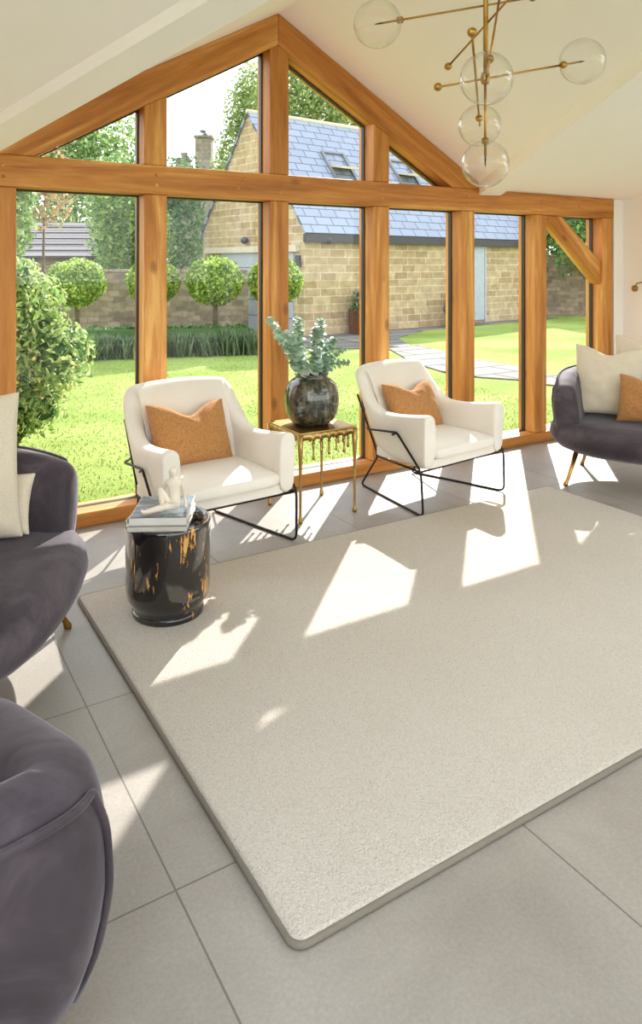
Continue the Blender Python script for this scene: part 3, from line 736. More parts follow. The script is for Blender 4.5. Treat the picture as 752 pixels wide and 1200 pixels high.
def sculpture():
    bm = bmesh.new()
    V_ = [(0, 0, .03), (-.001, .004, .06), (-.004, .008, .095), (-.007, .008, .124), (-.008, .004, .146), (-.008, .001, .166), (-.009, -.002, .192),
          (-.037, .006, .124), (-.05, .012, .095), (-.054, .008, .07), (-.056, -.006, .06),
          (.026, .006, .124), (.037, .014, .088), (.040, .02, .05), (.045, .016, .010), (.052, .004, .007),
          (-.022, -.014, .032), (-.058, -.034, .098), (-.06, -.036, .104), (-.052, -.038, .06), (-.043, -.04, .014), (-.05, -.056, .008),
          (.010, -.024, .026), (-.05, -.058, .027), (-.108, -.078, .015), (-.124, -.082, .014), (-.132, -.084, .028)]
    E_ = [(0, 1), (1, 2), (2, 3), (3, 4), (4, 5), (5, 6), (3, 7), (7, 8), (8, 9), (9, 10), (3, 11), (11, 12), (12, 13), (13, 14), (14, 15), (0, 16), (16, 17), (17, 18), (18, 19), (19, 20), (20, 21), (0, 22), (22, 23), (23, 24), (24, 25), (25, 26)]
    r = [.031, .027, .03, .026, .0125, .0205, .0185, .012, .0105, .009, .008, .012, .0105, .0085, .0075, .007, .02, .0155, .013, .0125, .009, .0075, .02, .016, .011, .009, .007]
    me = bpy.data.meshes.new('sculpture'); me.from_pydata([Vector(v) for v in V_], E_, []); 
    o = bpy.data.objects.new('sculpture', me); COL.objects.link(o); me.materials.append(CERAM)
    sk = o.modifiers.new('Skin', 'SKIN'); sk.use_smooth_shade = True
    if not me.skin_vertices: bpy.context.view_layer.objects.active = o
    lay = me.skin_vertices[0].data
    for i, q in enumerate(r): lay[i].radius = (q*1.04, q*.92 if i in (1, 2, 3) else q); lay[i].use_root = (i == 0)
    o.modifiers.new('Sub', 'SUBSURF').levels = 2; o.modifiers['Sub'].render_levels = 2
    o.location = (1.15, 3.095, FZB+.0005); o.rotation_euler = (0, 0, R(-31.8))
    return tag(o, 'cream ceramic sculpture of a seated nude figure on the books', 'sculpture')
sculpture()
vo = MB().lathe([(.0, .0), (.018, 0), (.024, .01), (.025, .034), (.022, .044), (.018, .045), (.02, .034), (.019, .012), (0, .008)], seg=28).build('votive', SMOKE, loc=(1.256, 3.086, RUGZ+.4085))
tag(vo, 'small smoked glass votive on the stool beside the books', 'votive')

# ------------------------------------------------------------------ drip table
TX, TY, TH, TWD = 2.452, 4.075, .557, .425
tb = empty('drip_table', (TX, TY, 0)); tag(tb, 'square gold metal side table with melted drip edge between the armchairs', 'side table')
o = MB().box((0, 0, TH-.006), (TWD, TWD, .012)).build('tabletop', GOLD, tb, smooth=False); bevel(o, .004, 2)
hh = TWD/2-.006
drips = [(-.11, .105, .010), (-.055, .062, .008), (.005, .085, .0095), (.06, .068, .0085), (.12, .088, .0105)]
for q in range(4):
    M = Matrix.Rotation(q*PI/2, 3, 'Z'); mb = MB(); n = 64; top = []; 
    dr = drips if q % 2 == 0 else [(-x, l*.95, r) for x, l, r in drips]
    marks = sorted([-hh]+[d_[0] for d_ in dr]+[hh])
    v = []; f = []
    for i in range(n+1):
        x = -hh+2*hh*i/n
        lo = max(m_ for m_ in marks if m_ <= x+1e-6); hi = min([m_ for m_ in marks if m_ >= x-1e-6]); g = (hi-lo)
        e = 0 if g < 1e-6 else (2*(x-lo)/g-1); arch = (max(0, 1-abs(e)**3.2))**.5 if g > 1e-6 else 0
        z = TH-.082+.034*arch
        for y in (-hh-.004, -hh+.004): v += [(x, y, TH-.008), (x, y, z)]
    for i in range(n):
        a = i*4; f += [(a, a+4, a+5, a+1), (a+2, a+3, a+7, a+6), (a+1, a+5, a+7, a+3), (a, a+2, a+6, a+4)]
    f += [(0, 1, 3, 2), (n*4, n*4+2, n*4+3, n*4+1)]
    mb.add([M @ Vector(p) for p in v], f)
    ap = mb.build('apron', GOLD, tb)
    for x, l, r in dr:
        zb_ = TH-.075
        M4 = Matrix.Identity(4)
        MB().lathe([(0, zb_-l), (r*.7, zb_-l+.003), (r, zb_-l+.011), (r*.8, zb_-l+.022), (r*.55, zb_-l*.55), (r*.7, zb_-l*.2), (r*1.2, zb_+.004)], seg=14).build('drip', GOLD, ap, loc=M @ Vector((x, -hh, 0)))
for sx, sy in ((-1, -1), (1, -1), (-1, 1), (1, 1)):
    MB().lathe([(0, 0), (.011, .0), (.0145, .008), (.0145, .02), (.0095, .038), (.0085, .06), (.0085, .25), (.011, .38), (.016, .45), (.019, TH-.012)], seg=18).build('leg', GOLD, tb, loc=(sx*(hh-.004), sy*(hh-.004), 0))

# vase and eucalyptus
va = MB().lathe([(0, 0), (.10, 0), (.118, .006), (.15, .035), (.172, .085), (.18, .15), (.176, .21), (.158, .262), (.128, .292), (.112, .30), (.106, .306), (.106, .318), (.112, .326), (.108, .329), (.1, .326), (.096, .31), (.1, .296), (.15, .24), (.165, .15), (.14, .05), (0, .02)], seg=64).build('vase', GLAZE, loc=(TX-.0, TY, TH+.0005))
tag(va, 'round dark mottled glazed vase on the gold drip table', 'vase')
def euc(seed, tip, label, nleaf=26, ls=.024):
    rnd = random.Random(seed); root = empty('eucalyptus_stem', (TX, TY, TH+.02)); tag(root, label, 'eucalyptus', 'eucalyptus stems in the vase')
    a = rnd.uniform(0, 2*PI); base = Vector((.05*math.cos(a), .05*math.sin(a), .03)); tip = Vector(tip)-Vector(root.location)
    hz = Vector((tip.x, tip.y, 0)); hd = hz.normalized() if hz.length > 1e-4 else Vector((0, 1, 0))
    neck = hd*min(.07, hz.length)+Vector((0, 0, .315)); ctrl = neck.lerp(tip, .55)+Vector((0, 0, .05))
    up = [base.lerp(neck, k/3) for k in range(3)]
    cur = [neck*(1-t)**2+ctrl*2*t*(1-t)+tip*t*t for t in [k/10 for k in range(11)]]
    MB().tube(up+cur, .003, 6, rs=[.0035]*4+[.003-.002*k/10 for k in range(10)]).build('stem', LEAF_EUC, root)
    v = []; f = []
    def leaf(p, nrm, size, dr):
        k0 = len(v); x = nrm.orthogonal().normalized(); y = nrm.cross(x)
        n = 9
        c = p+dr*size*.95
        v.append(c+nrm*size*.12)
        for k in range(n):
            q = 2*PI*k/n; v.append(c+x*math.cos(q)*size+y*math.sin(q)*size*rnd.uniform(.92, 1.05))
        for k in range(n): f.append((k0, k0+1+k, k0+1+(k+1) % n))
    for i in range(nleaf):
        t = (i+.7)/nleaf; s = t*10; j = min(9, int(s)); p = cur[j].lerp(cur[j+1], s-j); tg = (cur[j+1]-cur[j]).normalized()
        b_ = tg.orthogonal().normalized(); b_.rotate(Matrix.Rotation(i*2.4+rnd.random(), 3, tg))
        for sgn in (1, -1):
            dr = (b_*sgn+tg*.35).normalized(); nrm = (tg*.8+Vector((rnd.uniform(-.6, .6), rnd.uniform(-.8, .2), rnd.uniform(-.2, .8)))).normalized()
            leaf(p, nrm, ls*(1.1-.5*t)*rnd.uniform(.75, 1.15), dr)
    link('leaves', v, f, LEAF_EUC, root, True)
for i, (tp, lb, nl, ls) in enumerate([((2.17, 4.14, 1.25), 'long eucalyptus stem leaning furthest left out of the vase', 30, .026), ((2.23, 4.02, 1.16), 'shorter eucalyptus stem leaning left over the vase shoulder', 24, .026), ((2.38, 4.13, 1.245), 'upright eucalyptus stem left of centre in the vase', 30, .027),
        ((2.47, 4.05, 1.18), 'short upright eucalyptus stem in the middle of the vase', 26, .026), ((2.54, 4.10, 1.235), 'tall eucalyptus stem leaning right of centre in the vase', 30, .027), ((2.59, 4.02, 1.11), 'eucalyptus stem with tip leaning right at mid height', 24, .025), ((2.66, 4.0, 1.04), 'thin eucalyptus stem stretching right over the lawn view', 20, .017), ((2.70, 4.02, .94), 'drooping eucalyptus stem hanging lowest on the right of the vase', 16, .022), ((2.42, 3.94, 1.06), 'short eucalyptus stem bending forward from the vase', 24, .026)]):
    euc(20+i, tp, lb, int(nl*1.35), ls*1.12)

# ------------------------------------------------------------------ chandelier
SX, SY = 2.205, 2.24
zc = RZ-abs(SX-PX)*P
cr = empty('chandelier', (SX, SY, zc)); tag(cr, 'branching brass chandelier with clear glass globes hanging from the vaulted ceiling', 'chandelier')
def lc(p): return Vector(p)-Vector(cr.location)
MB().lathe([(0, -.045), (.05, -.045), (.06, -.035), (.06, .045), (0, .045)], seg=28).build('ceiling_rose', BRASS, cr)
chstem = MB().tube([lc((SX, SY, zc-.03)), lc((SX, SY, 2.36))], .0085, 14).tube([lc((SX+.02, SY+.01, 2.74)), lc((SX+.02, SY+.01, 2.44))], .005, 10).tube([lc((SX, SY, 2.4)), lc((SX, SY, 2.06))], .0055, 12).lathe([(0, 2.36-zc), (.017, 2.365-zc), (.02, 2.385-zc), (.017, 2.41-zc), (0, 2.415-zc)], (0, 0, 0), 20).build('stem', BRASS, cr)
def arm(p_ball, p_globe, through=None, r=.0046):
    a, b = Vector(p_ball), Vector(p_globe); dr = (b-a).normalized()
    pts = [lc(a)]+([lc(through)] if through else [])+[lc(b-dr*.02)]
    ao = MB().tube(pts, r, 10).build('arm', BRASS, cr)
    MB().ball(lc(a), .0175).build('finial', BRASS, ao)
    globe(b, dr, ao)
def globe(c, dr, par, r=.1):
    c = Vector(c); q = dr.to_track_quat('Z', 'Y').to_matrix().to_4x4()
    MB().lathe([(0, -.012), (.013, -.012), (.017, 0), (.013, .012), (0, .012)], lc(c-dr*(r*.98)), 18, q).build('socket', BRASS, par)
    MB().tube([lc(c-dr*r), lc(c-dr*.02), lc(c), lc(c+dr*.012)], .004, 10, rs=[.004, .004, .003, .001]).build('bulb_holder', BLACKM, par)
    MB().ball(lc(c), r, 36).build('globe', GLOBE, par)
import numpy as np
arm((2.005, 2.311, 2.34), (2.669, 2.115, 2.498))                       # right-hand globe
arm((2.402, 2.158, 2.743), (1.797, 2.453, 2.607))                       # upper left globe
arm((2.23, 2.5, 2.502), (2.215, 1.922, 2.787))                                         # long slanting arm, globe above the frame
arm((1.795, 1.888, 2.417), (2.47, 2.546, 2.265))                        # arm running away from the viewer
arm((2.18, 2.12, 2.747), (1.974, 1.999, 2.303))                       # globe nearest the viewer
globe((SX, SY, 2.025), Vector((0, 0, -1)), chstem)

# wall sconce
sc_ = empty('wall_sconce', (XR, 4.36, 1.37)); tag(sc_, 'small brass wall light on the white wall right of the end post', 'wall light')
MB().ball((-.012, 0, 0), .032, 24, (.7, 1, 1)).build('backplate', BRASS, sc_)
MB().tube([(-.02, 0, 0), (-.05, -.05, .05), (-.06, -.16, .07)], .006, 10).build('arm', BRASS, sc_)
MB().ball((-.06, -.25, .075), .09, 28).build('globe', GLOBE, sc_)

# ================================================================== garden
GZ = -.12
lawn = MB().box((0, 0, -.5), (160, 160, 1)).build('lawn', LAWN, smooth=False, loc=(10, 20, GZ)); struct(lawn, 'sunlit mown lawn outside the glazing', 'lawn')
# paving: terrace by the garage and the curving path
def slab(name, pts, z0, z1, mat, label, cat):
    n = len(pts); c = Vector((sum(p[0] for p in pts)/n, sum(p[1] for p in pts)/n, 0))
    o = MB().loft([[Vector((x, y, z0))-c for x, y in pts], [Vector((x, y, z1))-c for x, y in pts]]).build(name, mat, smooth=False, loc=c); return struct(o, label, cat)
slab('terrace', [(8.0, 12.3), (8.5, 12.1), (8.86, 11.69), (9.6, 11.9), (10.4, 13.4), (12.2, 14.6), (14, 14.95), (18.5, 15.6), (18.6, 16.2), (8.7, 14.9), (7.6, 14.6), (7.4, 13)], GZ, GZ+.018, PAVE, 'stone paved terrace in front of the garage', 'terrace')
slab('path', [(8.86, 11.69), (8.45, 10.8), (8.01, 9.975), (7.714, 8.747), (7.805, 8.08), (8.117, 7.602), (8.134, 7.058), (8.5, 6.4), (9.6, 6.0), (9.3, 6.9), (8.885, 7.709), (9.123, 8.545), (9.187, 9.51), (9.511, 10.785), (9.85, 11.98)], GZ+.001, GZ+.022, PAVE, 'curving stone flag path across the lawn', 'path')
slab('rear_bounce_patio', [(-9, -14), (14, -14), (14, -5.2), (-9, -5.2)], GZ, GZ+.06, PAVE, 'unseen paved patio added behind the room to bounce light in', 'patio')  # unseen ground added so daylight bounces in through the back opening

# garage
GA = math.atan2(1.2, 9.3); gar = empty('garage', (8.7, 14.8, GZ), GA); tag(gar, 'honey stone garage with steep slate roof beyond the lawn', 'building')
GL, GW, EH, AH = 9.35, 4.75, 2.45-GZ, 5.56-GZ
mb = MB(); n_ = 5
poly = [(0, 0), (GW, 0), (GW, EH), (GW/2, AH), (0, EH)]
v = [(0, y, z) for y, z in poly]+[(GL, y, z) for y, z in poly]
mb.add(v, [(0, 1, 2, 3, 4), (9, 8, 7, 6, 5), (0, 5, 6, 1), (0, 4, 9, 5), (1, 6, 7, 2)])
mb.build('wall', ASHLAR, gar, smooth=False)
def roof_obj(name, pts4, th, mat, par):
    a, b, c, d_ = [Vector(p) for p in pts4]; nrm = (b-a).cross(d_-a).normalized()
    if nrm.z < 0: nrm = -nrm
    v = [a, b, c, d_]+[p+nrm*th for p in (a, b, c, d_)]
    o = link(name, v, [(3, 2, 1, 0), (4, 5, 6, 7), (0, 1, 5, 4), (1, 2, 6, 5), (2, 3, 7, 6), (3, 0, 4, 7)], mat, par); fix(o)
    uv = o.data.uv_layers.new(name='UVMap'); ex = (b-a).normalized(); ey = (d_-a).normalized()
    for lp in o.data.loops:
        p = o.data.vertices[lp.vertex_index].co-a; uv.data[lp.index].uv = (p.dot(ex), p.dot(ey))
    return o
sl_ = (AH-EH)/(GW/2)
def rp(x, y): return (x, y, EH+y*sl_)
roof_obj('roof', [(-.06, -.1, EH-.1*sl_), (GL+.1, -.1, EH-.1*sl_), (GL+.1, GW/2, AH), (-.06, GW/2, AH)], .05, SLATE, gar)
roof_obj('roof', [(GL+.1, GW+.1, EH-.1*sl_), (-.06, GW+.1, EH-.1*sl_), (-.06, GW/2, AH), (GL+.1, GW/2, AH)], .05, SLATE, gar)
MB().tube([(-.06, GW/2, AH+.05), (GL+.1, GW/2, AH+.05)], .07, 10).build('ridge', LINTEL, gar)
MB().box((GL/2, -.1, EH-.22), (GL+.1, .14, .2)).build('gutter', GUTTER, gar, smooth=False)
MB().box((-.03, 2.35, 2.11), (.14, 4.3, .16)).build('lintel', LINTEL, gar, smooth=False)
gd = MB().box((-.004, 2.05, 1.02), (.03, 3.3, 2.04)).build('garage_door', GREYDOOR, gar, smooth=False)
gr = MB()
for k in range(1, 5): gr.box((-.021, 2.05, .41*k), (.006, 3.3, .014))
gr.build('panel_groove', GUTTER, gd, smooth=False)
dr_ = MB().box((6.28, -.01, 1.15), (.84, .05, 2.1)).build('side_door', GREYDOOR, gar, smooth=False)
MB().box((6.28, -.02, 2.24), (1.0, .06, .08)).box((5.82, -.02, 1.1), (.06, .06, 2.2)).box((6.74, -.02, 1.1), (.06, .06, 2.2)).build('door_frame', GREYDOOR, gar, smooth=False)
rng = math.atan(sl_)
for nm, x0 in (('a', 1.85), ('b', 4.35)):
    y0, y1 = 1.02, 1.62; Mr = Matrix.Rotation(rng, 3, 'X'); c = Vector(((x0+x0+.68)/2, 1.32, EH+1.32*sl_))+Vector((0, -math.sin(rng), math.cos(rng)))*.07
    fr = MB(); hw, hl = .37, .52
    for bx_ in (((0, hl, 0), (2*hw, .07, .09)), ((0, -hl, 0), (2*hw, .07, .09)), ((hw, 0, 0), (.07, 2*hl, .09)), ((-hw, 0, 0), (.07, 2*hl, .09))):
        fr.box((0, 0, 0), bx_[1]); 
        for q in range(-8, 0): fr.v[q] = Mr @ (fr.v[q]+Vector(bx_[0]))+c
    rw = fr.build('roof_window', RWFRAME, gar, smooth=False)
    Ms = Matrix.Rotation(rng-R(42), 3, 'X')
    MB().box(c+Vector((0, -.02, .02)), (2*hw-.08, 2*hl-.06, .06), Ms).build('sash', LINTEL, rw, smooth=False)
    MB().box(c+Ms @ Vector((0, 0, .028))+Vector((0, -.02, .02)), (2*hw-.18, 2*hl-.18, .01), Ms).build('glass', RWGLASS, rw, smooth=False)
    MB().box(c-Vector((0, -math.sin(rng), math.cos(rng)))*.03, (2*hw, 2*hl, .01), Mr).build('opening', GUTTER, rw, smooth=False)
def garw(x, y, z): 
    c, s = math.cos(GA), math.sin(GA); return (8.7+c*x-s*y, 14.8+s*x+c*y, z)
def outlamp(loc, rz, label, parts=True):
    r_ = empty('outdoor_lamp', loc, rz); tag(r_, label, 'outdoor light', 'outdoor lamps on the garage')
    MB().ball((0, -.05, 0), .12, 20, (1, .75, .8)).build('lamp_body', DARKLAMP, r_); MB().box((0, .01, 0), (.1, .05, .1)).build('bracket', DARKLAMP, r_, smooth=False)
outlamp(garw(-.05, 2.42, 2.23), GA-PI/2, 'black oval lamp above the garage door on the gable')
outlamp(garw(.65, -.06, 2.19), GA, 'black oval lamp under the eaves of the long garage wall')
bx2 = MB().box((0, 0, 0), (.16, .05, .24)).box((.07, -.03, -.09), (.1, .06, .14)).build('meter_box', DARKLAMP, smooth=False, loc=garw(-.04, .2, 1.7), rot=(0, 0, GA-PI/2)); tag(bx2, 'small dark grey box on the gable corner right of the garage door', 'utility box')

# leaf clouds
def leaves(name, blobs, n, size, mat, parent, seed, shellness=.6, flat=0, aspect=.55, off=(0, 0, 0)):
    rnd = random.Random(seed); v = []; f = []; tot = sum(b[1][0]*b[1][1]*b[1][2] for b in blobs)
    for (c, r) in blobs:
        m_ = max(20, int(n*r[0]*r[1]*r[2]/tot))
        for _ in range(m_):
            z = rnd.uniform(-1, 1); a = rnd.uniform(0, 2*PI); q = math.sqrt(1-z*z); dr = Vector((q*math.cos(a), q*math.sin(a), z))
            k = (1-(1-shellness)*rnd.random()**1.5)*(1+rnd.uniform(-.05, .05)) if rnd.random() < .85 else rnd.random()
            lump = 1+.16*noise.noise(Vector(c)*.7+dr*2.3)
            p = Vector((dr.x*r[0], dr.y*r[1], dr.z*r[2]))*k*lump+Vector(c)
            nr = (dr+Vector((rnd.uniform(-1, 1), rnd.uniform(-1, 1), rnd.uniform(-1, 1)))*.9).normalized()
            x = nr.orthogonal().normalized(); x.rotate(Matrix.Rotation(rnd.uniform(0, 6.28), 3, nr)); y = nr.cross(x); s = size*rnd.uniform(.6, 1.3)
            k0 = len(v); v += [p-x*s, p+y*s*aspect+nr*s*.15, p+x*s, p-y*s*aspect+nr*s*.15]; f.append((k0, k0+1, k0+2, k0+3))
    return link(name, v, f, mat, parent)
# topiary balls
for i, (x, y, z, r, lb) in enumerate([(3.484, 14.899, 1.24, .56, 'clipped ball topiary tree leftmost, behind the flowering shrub'), (4.80, 14.09, 1.25, .51, 'clipped ball topiary tree partly hidden behind the second oak post'), (5.836, 13.441, 1.28, .56, 'clipped ball topiary tree fully visible in front of the garage door edge'), (6.867, 12.803, 1.27, .54, 'clipped ball topiary tree partly hidden behind the tall central post')]):
    t = empty('topiary_tree', (x, y, GZ)); tag(t, lb, 'topiary', 'ball topiary row')
    z -= GZ
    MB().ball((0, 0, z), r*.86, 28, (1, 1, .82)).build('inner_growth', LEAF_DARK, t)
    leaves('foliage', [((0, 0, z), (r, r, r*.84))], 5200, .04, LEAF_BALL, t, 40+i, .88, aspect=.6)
    MB().tube([(0, 0, 0), (.01, .01, z*.5), (0, 0, z-r*.5)], .05, 10, rs=[.06, .05, .045]).build('trunk', BARK, t)
# planting bed in front of the topiary: clumps of strap leaves
def clump(x, y, h, spread, n, mat, label, name='border_plant', seed=0, wd=.012):
    rnd = random.Random(seed); v = []; f = []
    for _ in range(n):
        a = rnd.uniform(0, 2*PI); s = spread*math.sqrt(rnd.random()); b = Vector((rnd.gauss(0, spread*.3), rnd.gauss(0, spread*.3), 0)); tip = b+Vector((math.cos(a)*s, math.sin(a)*s, h*rnd.uniform(.55, 1.05))); m_ = b.lerp(tip, .55)+Vector((0, 0, h*.12))
        sd = Vector((-math.sin(a), math.cos(a), 0))*wd
        k0 = len(v); v += [b-sd, b+sd, m_+sd, m_-sd, tip]; f += [(k0, k0+1, k0+2, k0+3), (k0+3, k0+2, k0+4)]
    o = link(name, v, f, mat, loc=(x, y, GZ)); return tag(o, label, 'border plant', 'border plants along the lawn edge')
pts = []
bl = ['spreading strap-leaved border plant beside the flowering shrub', 'grey-green border plant right of the strap-leaved clump', 'low border plant left of the second oak post', 'border plant just right of the second oak post', 'border plant below the fully visible topiary ball, left side', 'border plant right under the fully visible topiary trunk', 'border plant in front of the garage door', 'border plant left of the central oak post', 'border plant behind the central oak post']
bp = [(3.2, 13.2, .62), (3.62, 13.3, .6), (4.02, 13.15, .55), (4.46, 13.0, .56), (4.9, 12.92, .6), (5.34, 12.75, .58), (5.78, 12.62, .62), (6.22, 12.5, .6), (6.66, 12.3, .5)]
for i, ((x, y, h), lb) in enumerate(zip(bp, bl)): clump(x, y, h*.78, .26, 460, LEAF_LAV if i else LEAF_MID, lb, seed=70+i, wd=.011)
# low clipped hedge backing the border
hd = empty('hedge', (4.45, 13.66, GZ), R(-20)); tag(hd, 'low hedge running behind the border plants', 'hedge')
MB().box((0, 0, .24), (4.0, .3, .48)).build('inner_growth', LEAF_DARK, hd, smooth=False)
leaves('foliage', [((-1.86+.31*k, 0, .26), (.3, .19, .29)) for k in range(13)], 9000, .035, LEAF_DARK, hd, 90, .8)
# stone boundary wall
def wallseg(a, b, h, label):
    a, b = Vector(a), Vector(b); ln = (b-a).length; ang = math.atan2(b.y-a.y, b.x-a.x); root = empty('garden_wall', ((a.x+b.x)/2, (a.y+b.y)/2, GZ), ang); tag(root, label, 'garden wall')
    MB().box((0, 0, h/2), (ln, .35, h)).build('stonework', RUBBLE, root, smooth=False)
    cp = MB(); k = int(ln/.4)
    for i in range(k): cp.box((-ln/2+(i+.5)*ln/k, 0, h+.04), (ln/k-.02, .4, .09+.02*math.sin(i*7)))
    o = cp.build('coping', RUBBLE, root, smooth=False); bevel(o, .02, 2)
wallseg((-1.5, 20.5), (8.1, 16.6), 1.52, 'weathered rubble stone wall behind the topiary row')
wallseg((17.8, 17.4), (27, 12.5), 1.95, 'tall shaded rubble wall seen past the oak brace')
# barn with tiled roof
ba = empty('outbuilding', (4.5, 27.5, GZ), R(-29)); tag(ba, 'low outbuilding with brown tiled roof behind the garden wall', 'building')
MB().box((0, 1.5, 1.0), (7, 3, 2.0)).build('wall', RUBBLE, ba, smooth=False)
roof_obj('roof', [(-3.7, -.2, 1.92), (3.7, -.2, 1.92), (3.7, 1.6, 3.25), (-3.7, 1.6, 3.25)], .06, TILEROOF, ba)
roof_obj('roof', [(3.7, 3.4, 1.92), (-3.7, 3.4, 1.92), (-3.7, 1.6, 3.25), (3.7, 1.6, 3.25)], .06, TILEROOF, ba)
st_ = MB()
for k in range(6): 
    t = k/6; st_.box((0, -.2+1.8*t, 1.98+1.33*t+.03), (7.4, .06, .035))
st_.build('tile_course', GUTTER, ba, smooth=False)
# distant house with chimneys
ho = empty('house', (13.5, 31.6, GZ), R(-32)); tag(ho, 'distant stone house with tall chimney stack seen through the gable pane', 'building')
MB().prism([(-1.6, 0), (3.6, 0), (3.6, 7.63), (.0, 6.0), (-1.6, 6.0)], -.5, 5).build('wall', DULLSTONE, ho, smooth=False)
chm = MB().box((-.35, .3, 6.9), (.74, .7, 1.7)).box((-.35, .3, 7.72), (.86, .82, .12)).build('chimney', DULLSTONE, ho, smooth=False)
ch3 = MB().box((-1.35, .3, 6.3), (.62, .6, .7)).box((-1.35, .3, 6.66), (.74, .7, .1)).build('chimney', DULLSTONE, ho, smooth=False)
MB().lathe([(.12, 6.7), (.13, 6.85), (.17, 6.95), (.17, 7.0), (.1, 7.0)], (-1.3, .3, 0), 16).build('chimney_pot', DULLSTONE, ch3)
MB().lathe([(.08, 7.78), (.1, 7.9), (.06, 7.95)], (-.3, .3, 0), 14).ball((-.42, .3, 8.02), .1, 12, (1.6, .8, .8)).tube([(-.42, .3, 7.78), (-.42, .3, 8.0)], .02, 8).build('cowl', GREYPOT, chm)
# trees
def tree(name, x, y, blobs, n, size, mat, label, seed, trunk=1, group='background trees', extra=None):
    t = empty(name, (x, y, GZ)); tag(t, label, 'tree', group)
    leaves('foliage', [((c[0]-x, c[1]-y, c[2]-GZ), r) for c, r in blobs], n, size, mat, t, seed, .55)
    tz = max(c[2] for c, r in blobs)-GZ
    lean = blobs[0][0]; MB().tube([(0, 0, 0), ((lean[0]-x)*.3, (lean[1]-y)*.3, tz*.4), ((lean[0]-x)*.8, (lean[1]-y)*.8, tz*.85)], .1, 8, rs=[k*trunk for k in (.16, .11, .05)]).build('trunk', BARK, t)
    return t

tree('tree', 6.1, 20.6, [((6.4, 20.6, 2.3), (1.2, 1.1, 1.5)), ((5.75, 19.8, 2.9), (.85, .8, 1.3)), ((5.45, 19.3, 3.6), (.75, .7, 1.0))], 9000, .07, LEAF_MID, 'bushy green tree behind the wall between the two leftmost topiary balls', 101)
tree('tree', 8.6, 23.2, [((8.4, 23.2, 2.4), (1.5, 1.2, 2.0)), ((7.5, 23.4, 3.2), (1.4, 1.2, 1.6)), ((8.7, 23.0, 4.2), (1.1, 1.0, 1.1))], 9000, .08, LEAF_DARK, 'dense dark green tree left of the garage gable', 102)
tree('tree', 8.5, 36.6, [((8.5, 36.6, 5.2), (3.4, 2.4, 3.4)), ((7.4, 37.1, 7.5), (2.8, 2.3, 1.8)), ((10.3, 36.1, 7.5), (2.0, 2.0, 1.7)), ((4.2, 38, 5.4), (2.8, 2.3, 3.0))], 16000, .13, LEAF_MID, 'large dark tree behind the outbuilding roof, seen in the left triangular pane', 103)
tree('tree', 1.2, 9.8, [((1.2, 9.8, 2.4), (.6, .6, 1.0)), ((1.0, 9.7, 1.6), (.6, .6, .8)), ((1.45, 9.7, 2.85), (.42, .42, .45))], 5200, .06, LEAF_MID, 'leafy green tree at the far left above the flowering shrub', 104, .5)
tree('tree', 2.0, 10.6, [((2.05, 10.6, 2.95), (.42, .35, .4)), ((2.0, 10.5, 2.35), (.4, .3, .3)), ((2.25, 10.7, 2.6), (.3, .3, .25))], 420, .055, LEAF_RED, 'thin russet-leaved tree above the flowering shrub', 105, .22)
tree('birch_tree', 13.6, 28.2, [((13.0, 27.9, 6.3), (.8, .8, 1.5)), ((13.6, 28.2, 8.0), (.9, .9, 1.4)), ((14.2, 28.4, 9.2), (1.0, 1.0, 1.3)), ((12.3, 27.7, 5.6), (.5, .5, .9))], 4600, .09, LEAF_BIRCH, 'pale birch tree rising left of the garage gable point', 106)
tree('birch_tree', 15.6, 25.6, [((14.2, 25.9, 7.6), (1.45, 1.3, 2.2)), ((15.2, 25.1, 8.2), (1.45, 1.3, 1.7)), ((16.0, 24.7, 7.3), (1.45, 1.3, 1.4)), ((17.5, 24.2, 6.7), (1.35, 1.3, 1.2))], 9000, .11, LEAF_BIRCH, 'pale birch tree behind the slate roof right of the king post', 107)
tree('tree', 21.5, 17.2, [((20.6, 17.6, 2.6), (1.7, 1.6, 1.7)), ((19.0, 15.5, 2.2), (.8, .6, 1.0)), ((19.9, 15.1, 1.9), (.7, .6, .8)), ((21.5, 16.4, 3.8), (2.0, 1.8, 2.0)), ((22.5, 15.4, 2.4), (1.7, 1.5, 1.8))], 12000, .1, LEAF_DARK, 'dark tree overhanging the tall rubble wall past the brace', 108)
# large shrub close to the glass on the left
sh = empty('flowering_shrub', (1.05, 7.0, GZ)); tag(sh, 'large yellow-flowered shrub close outside the far left window pane', 'shrub')
shb = [((.75, 7.0, 1.0), (.62, .55, .66)), ((1.15, 6.95, 1.15), (.42, .42, .42)), ((1.42, 6.8, .76), (.32, .34, .34)), ((1.05, 6.9, .42), (.40, .4, .4)), ((.6, 7.0, .3), (.6, .5, .42)), ((1.0, 6.95, 1.46), (.34, .34, .24)), ((1.30, 6.75, .32), (.18, .2, .24))]
leaves('foliage', [((c[0]-1.05, c[1]-7.0, c[2]-GZ), r) for c, r in shb], 13000, .036, LEAF_SHRUB, sh, 120, .5, aspect=.42)
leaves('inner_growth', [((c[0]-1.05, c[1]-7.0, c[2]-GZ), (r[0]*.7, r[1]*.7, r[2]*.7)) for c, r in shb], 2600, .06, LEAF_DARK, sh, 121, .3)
leaves('flowers', [((c[0]-1.05, c[1]-7.0, c[2]-GZ), (r[0]*1.04, r[1]*1.04, r[2]*1.04)) for c, r in shb], 170, .02, FLOWER, sh, 122, .97, aspect=.9)['kind'] = 'stuff'
tw = MB(); rnd = random.Random(5)
for c, r in shb: tw.tube([(0, 0, 0), ((c[0]-1.05)*.5, (c[1]-7)*.5, (c[2]-GZ)*.6), (c[0]-1.05, c[1]-7, c[2]-GZ)], .015, 6, rs=[.022, .014, .008])
tw.build('branches', BARK, sh)
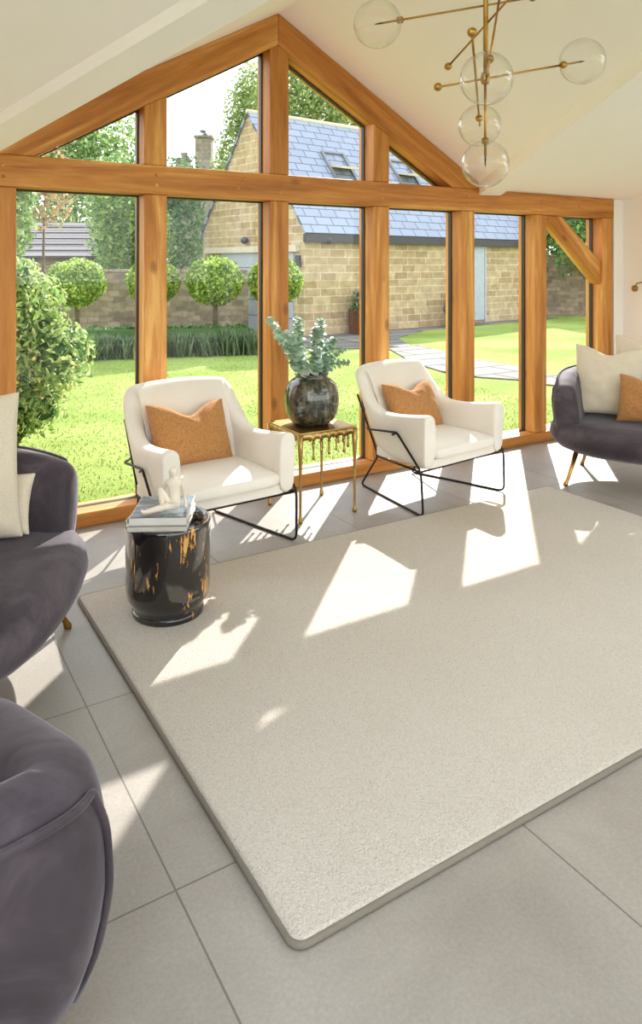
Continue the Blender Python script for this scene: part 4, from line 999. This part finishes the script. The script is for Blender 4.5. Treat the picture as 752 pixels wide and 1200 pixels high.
# planters on the terrace
def planter(loc, rz, w_, h_, label, seed):
    p = empty('planter', loc, rz); tag(p, label, 'planter', 'rusty planters by the garage')
    mb = MB().loft([[Vector((x*w_*.45, y*w_*.45, 0)) for x, y in ((-1, -1), (1, -1), (1, 1), (-1, 1))], [Vector((x*w_*.5, y*w_*.5, h_)) for x, y in ((-1, -1), (1, -1), (1, 1), (-1, 1))]])
    mb.build('pot', CORTEN, p, smooth=False)
    leaves('foliage', [((0, 0, h_+.22), (.22, .22, .3)), ((-.12, -.05, h_+.1), (.2, .2, .2))], 700, .04, LEAF_LAV, p, seed, .4)
planter(garw(1.5, -.32, GZ+.018), GA, .42, .6, 'tall rusty brown planter with a shrub against the garage wall', 130)
planter(garw(5.15, -.4, GZ+.018), GA, .42, .6, 'second rusty brown planter beside the grey heron figure near the side door', 131)
he = empty('garden_ornament', garw(4.55, -.5, GZ+.018)); tag(he, 'small dark grey bird ornament on thin legs by the garage wall', 'garden ornament')
MB().ball((0, 0, .5), .14, 18, (.8, 1.2, 1.1)).tube([(0, -.1, .55), (0, -.17, .68), (0, -.14, .78), (0, -.22, .78)], .03, 8, rs=[.05, .03, .03, .008]).build('body', GREYPOT, he)
for s in (-1, 1): MB().tube([(s*.05, 0, .42), (-s*.04, 0, .2), (s*.05, -.03, 0)], .012, 6).build('leg', GREYPOT, he)
# grass blades in the nearest strip of lawn
rnd = random.Random(9); v = []; f = []
for _ in range(22000):
    t = rnd.random()**1.6; y = 4.9+t*7.5; x = .3+rnd.random()*(7.2+ (y-4.9)*.4)
    if 7.2 < x and y < 12.5: continue
    h = rnd.uniform(.012, .028); a = rnd.uniform(0, 6.28); dx_, dy_ = math.cos(a)*.005, math.sin(a)*.005; lx, ly = rnd.gauss(0, .015), rnd.gauss(0, .015)
    k0 = len(v); v += [(x-dx_, y-dy_, GZ), (x+dx_, y+dy_, GZ), (x+lx, y+ly, GZ+h)]; f.append((k0, k0+1, k0+2))
g_ = link('grass', v, f, BLADE); tag(g_, 'short bright grass blades on the lawn outside the glazing', 'grass', kind='stuff')
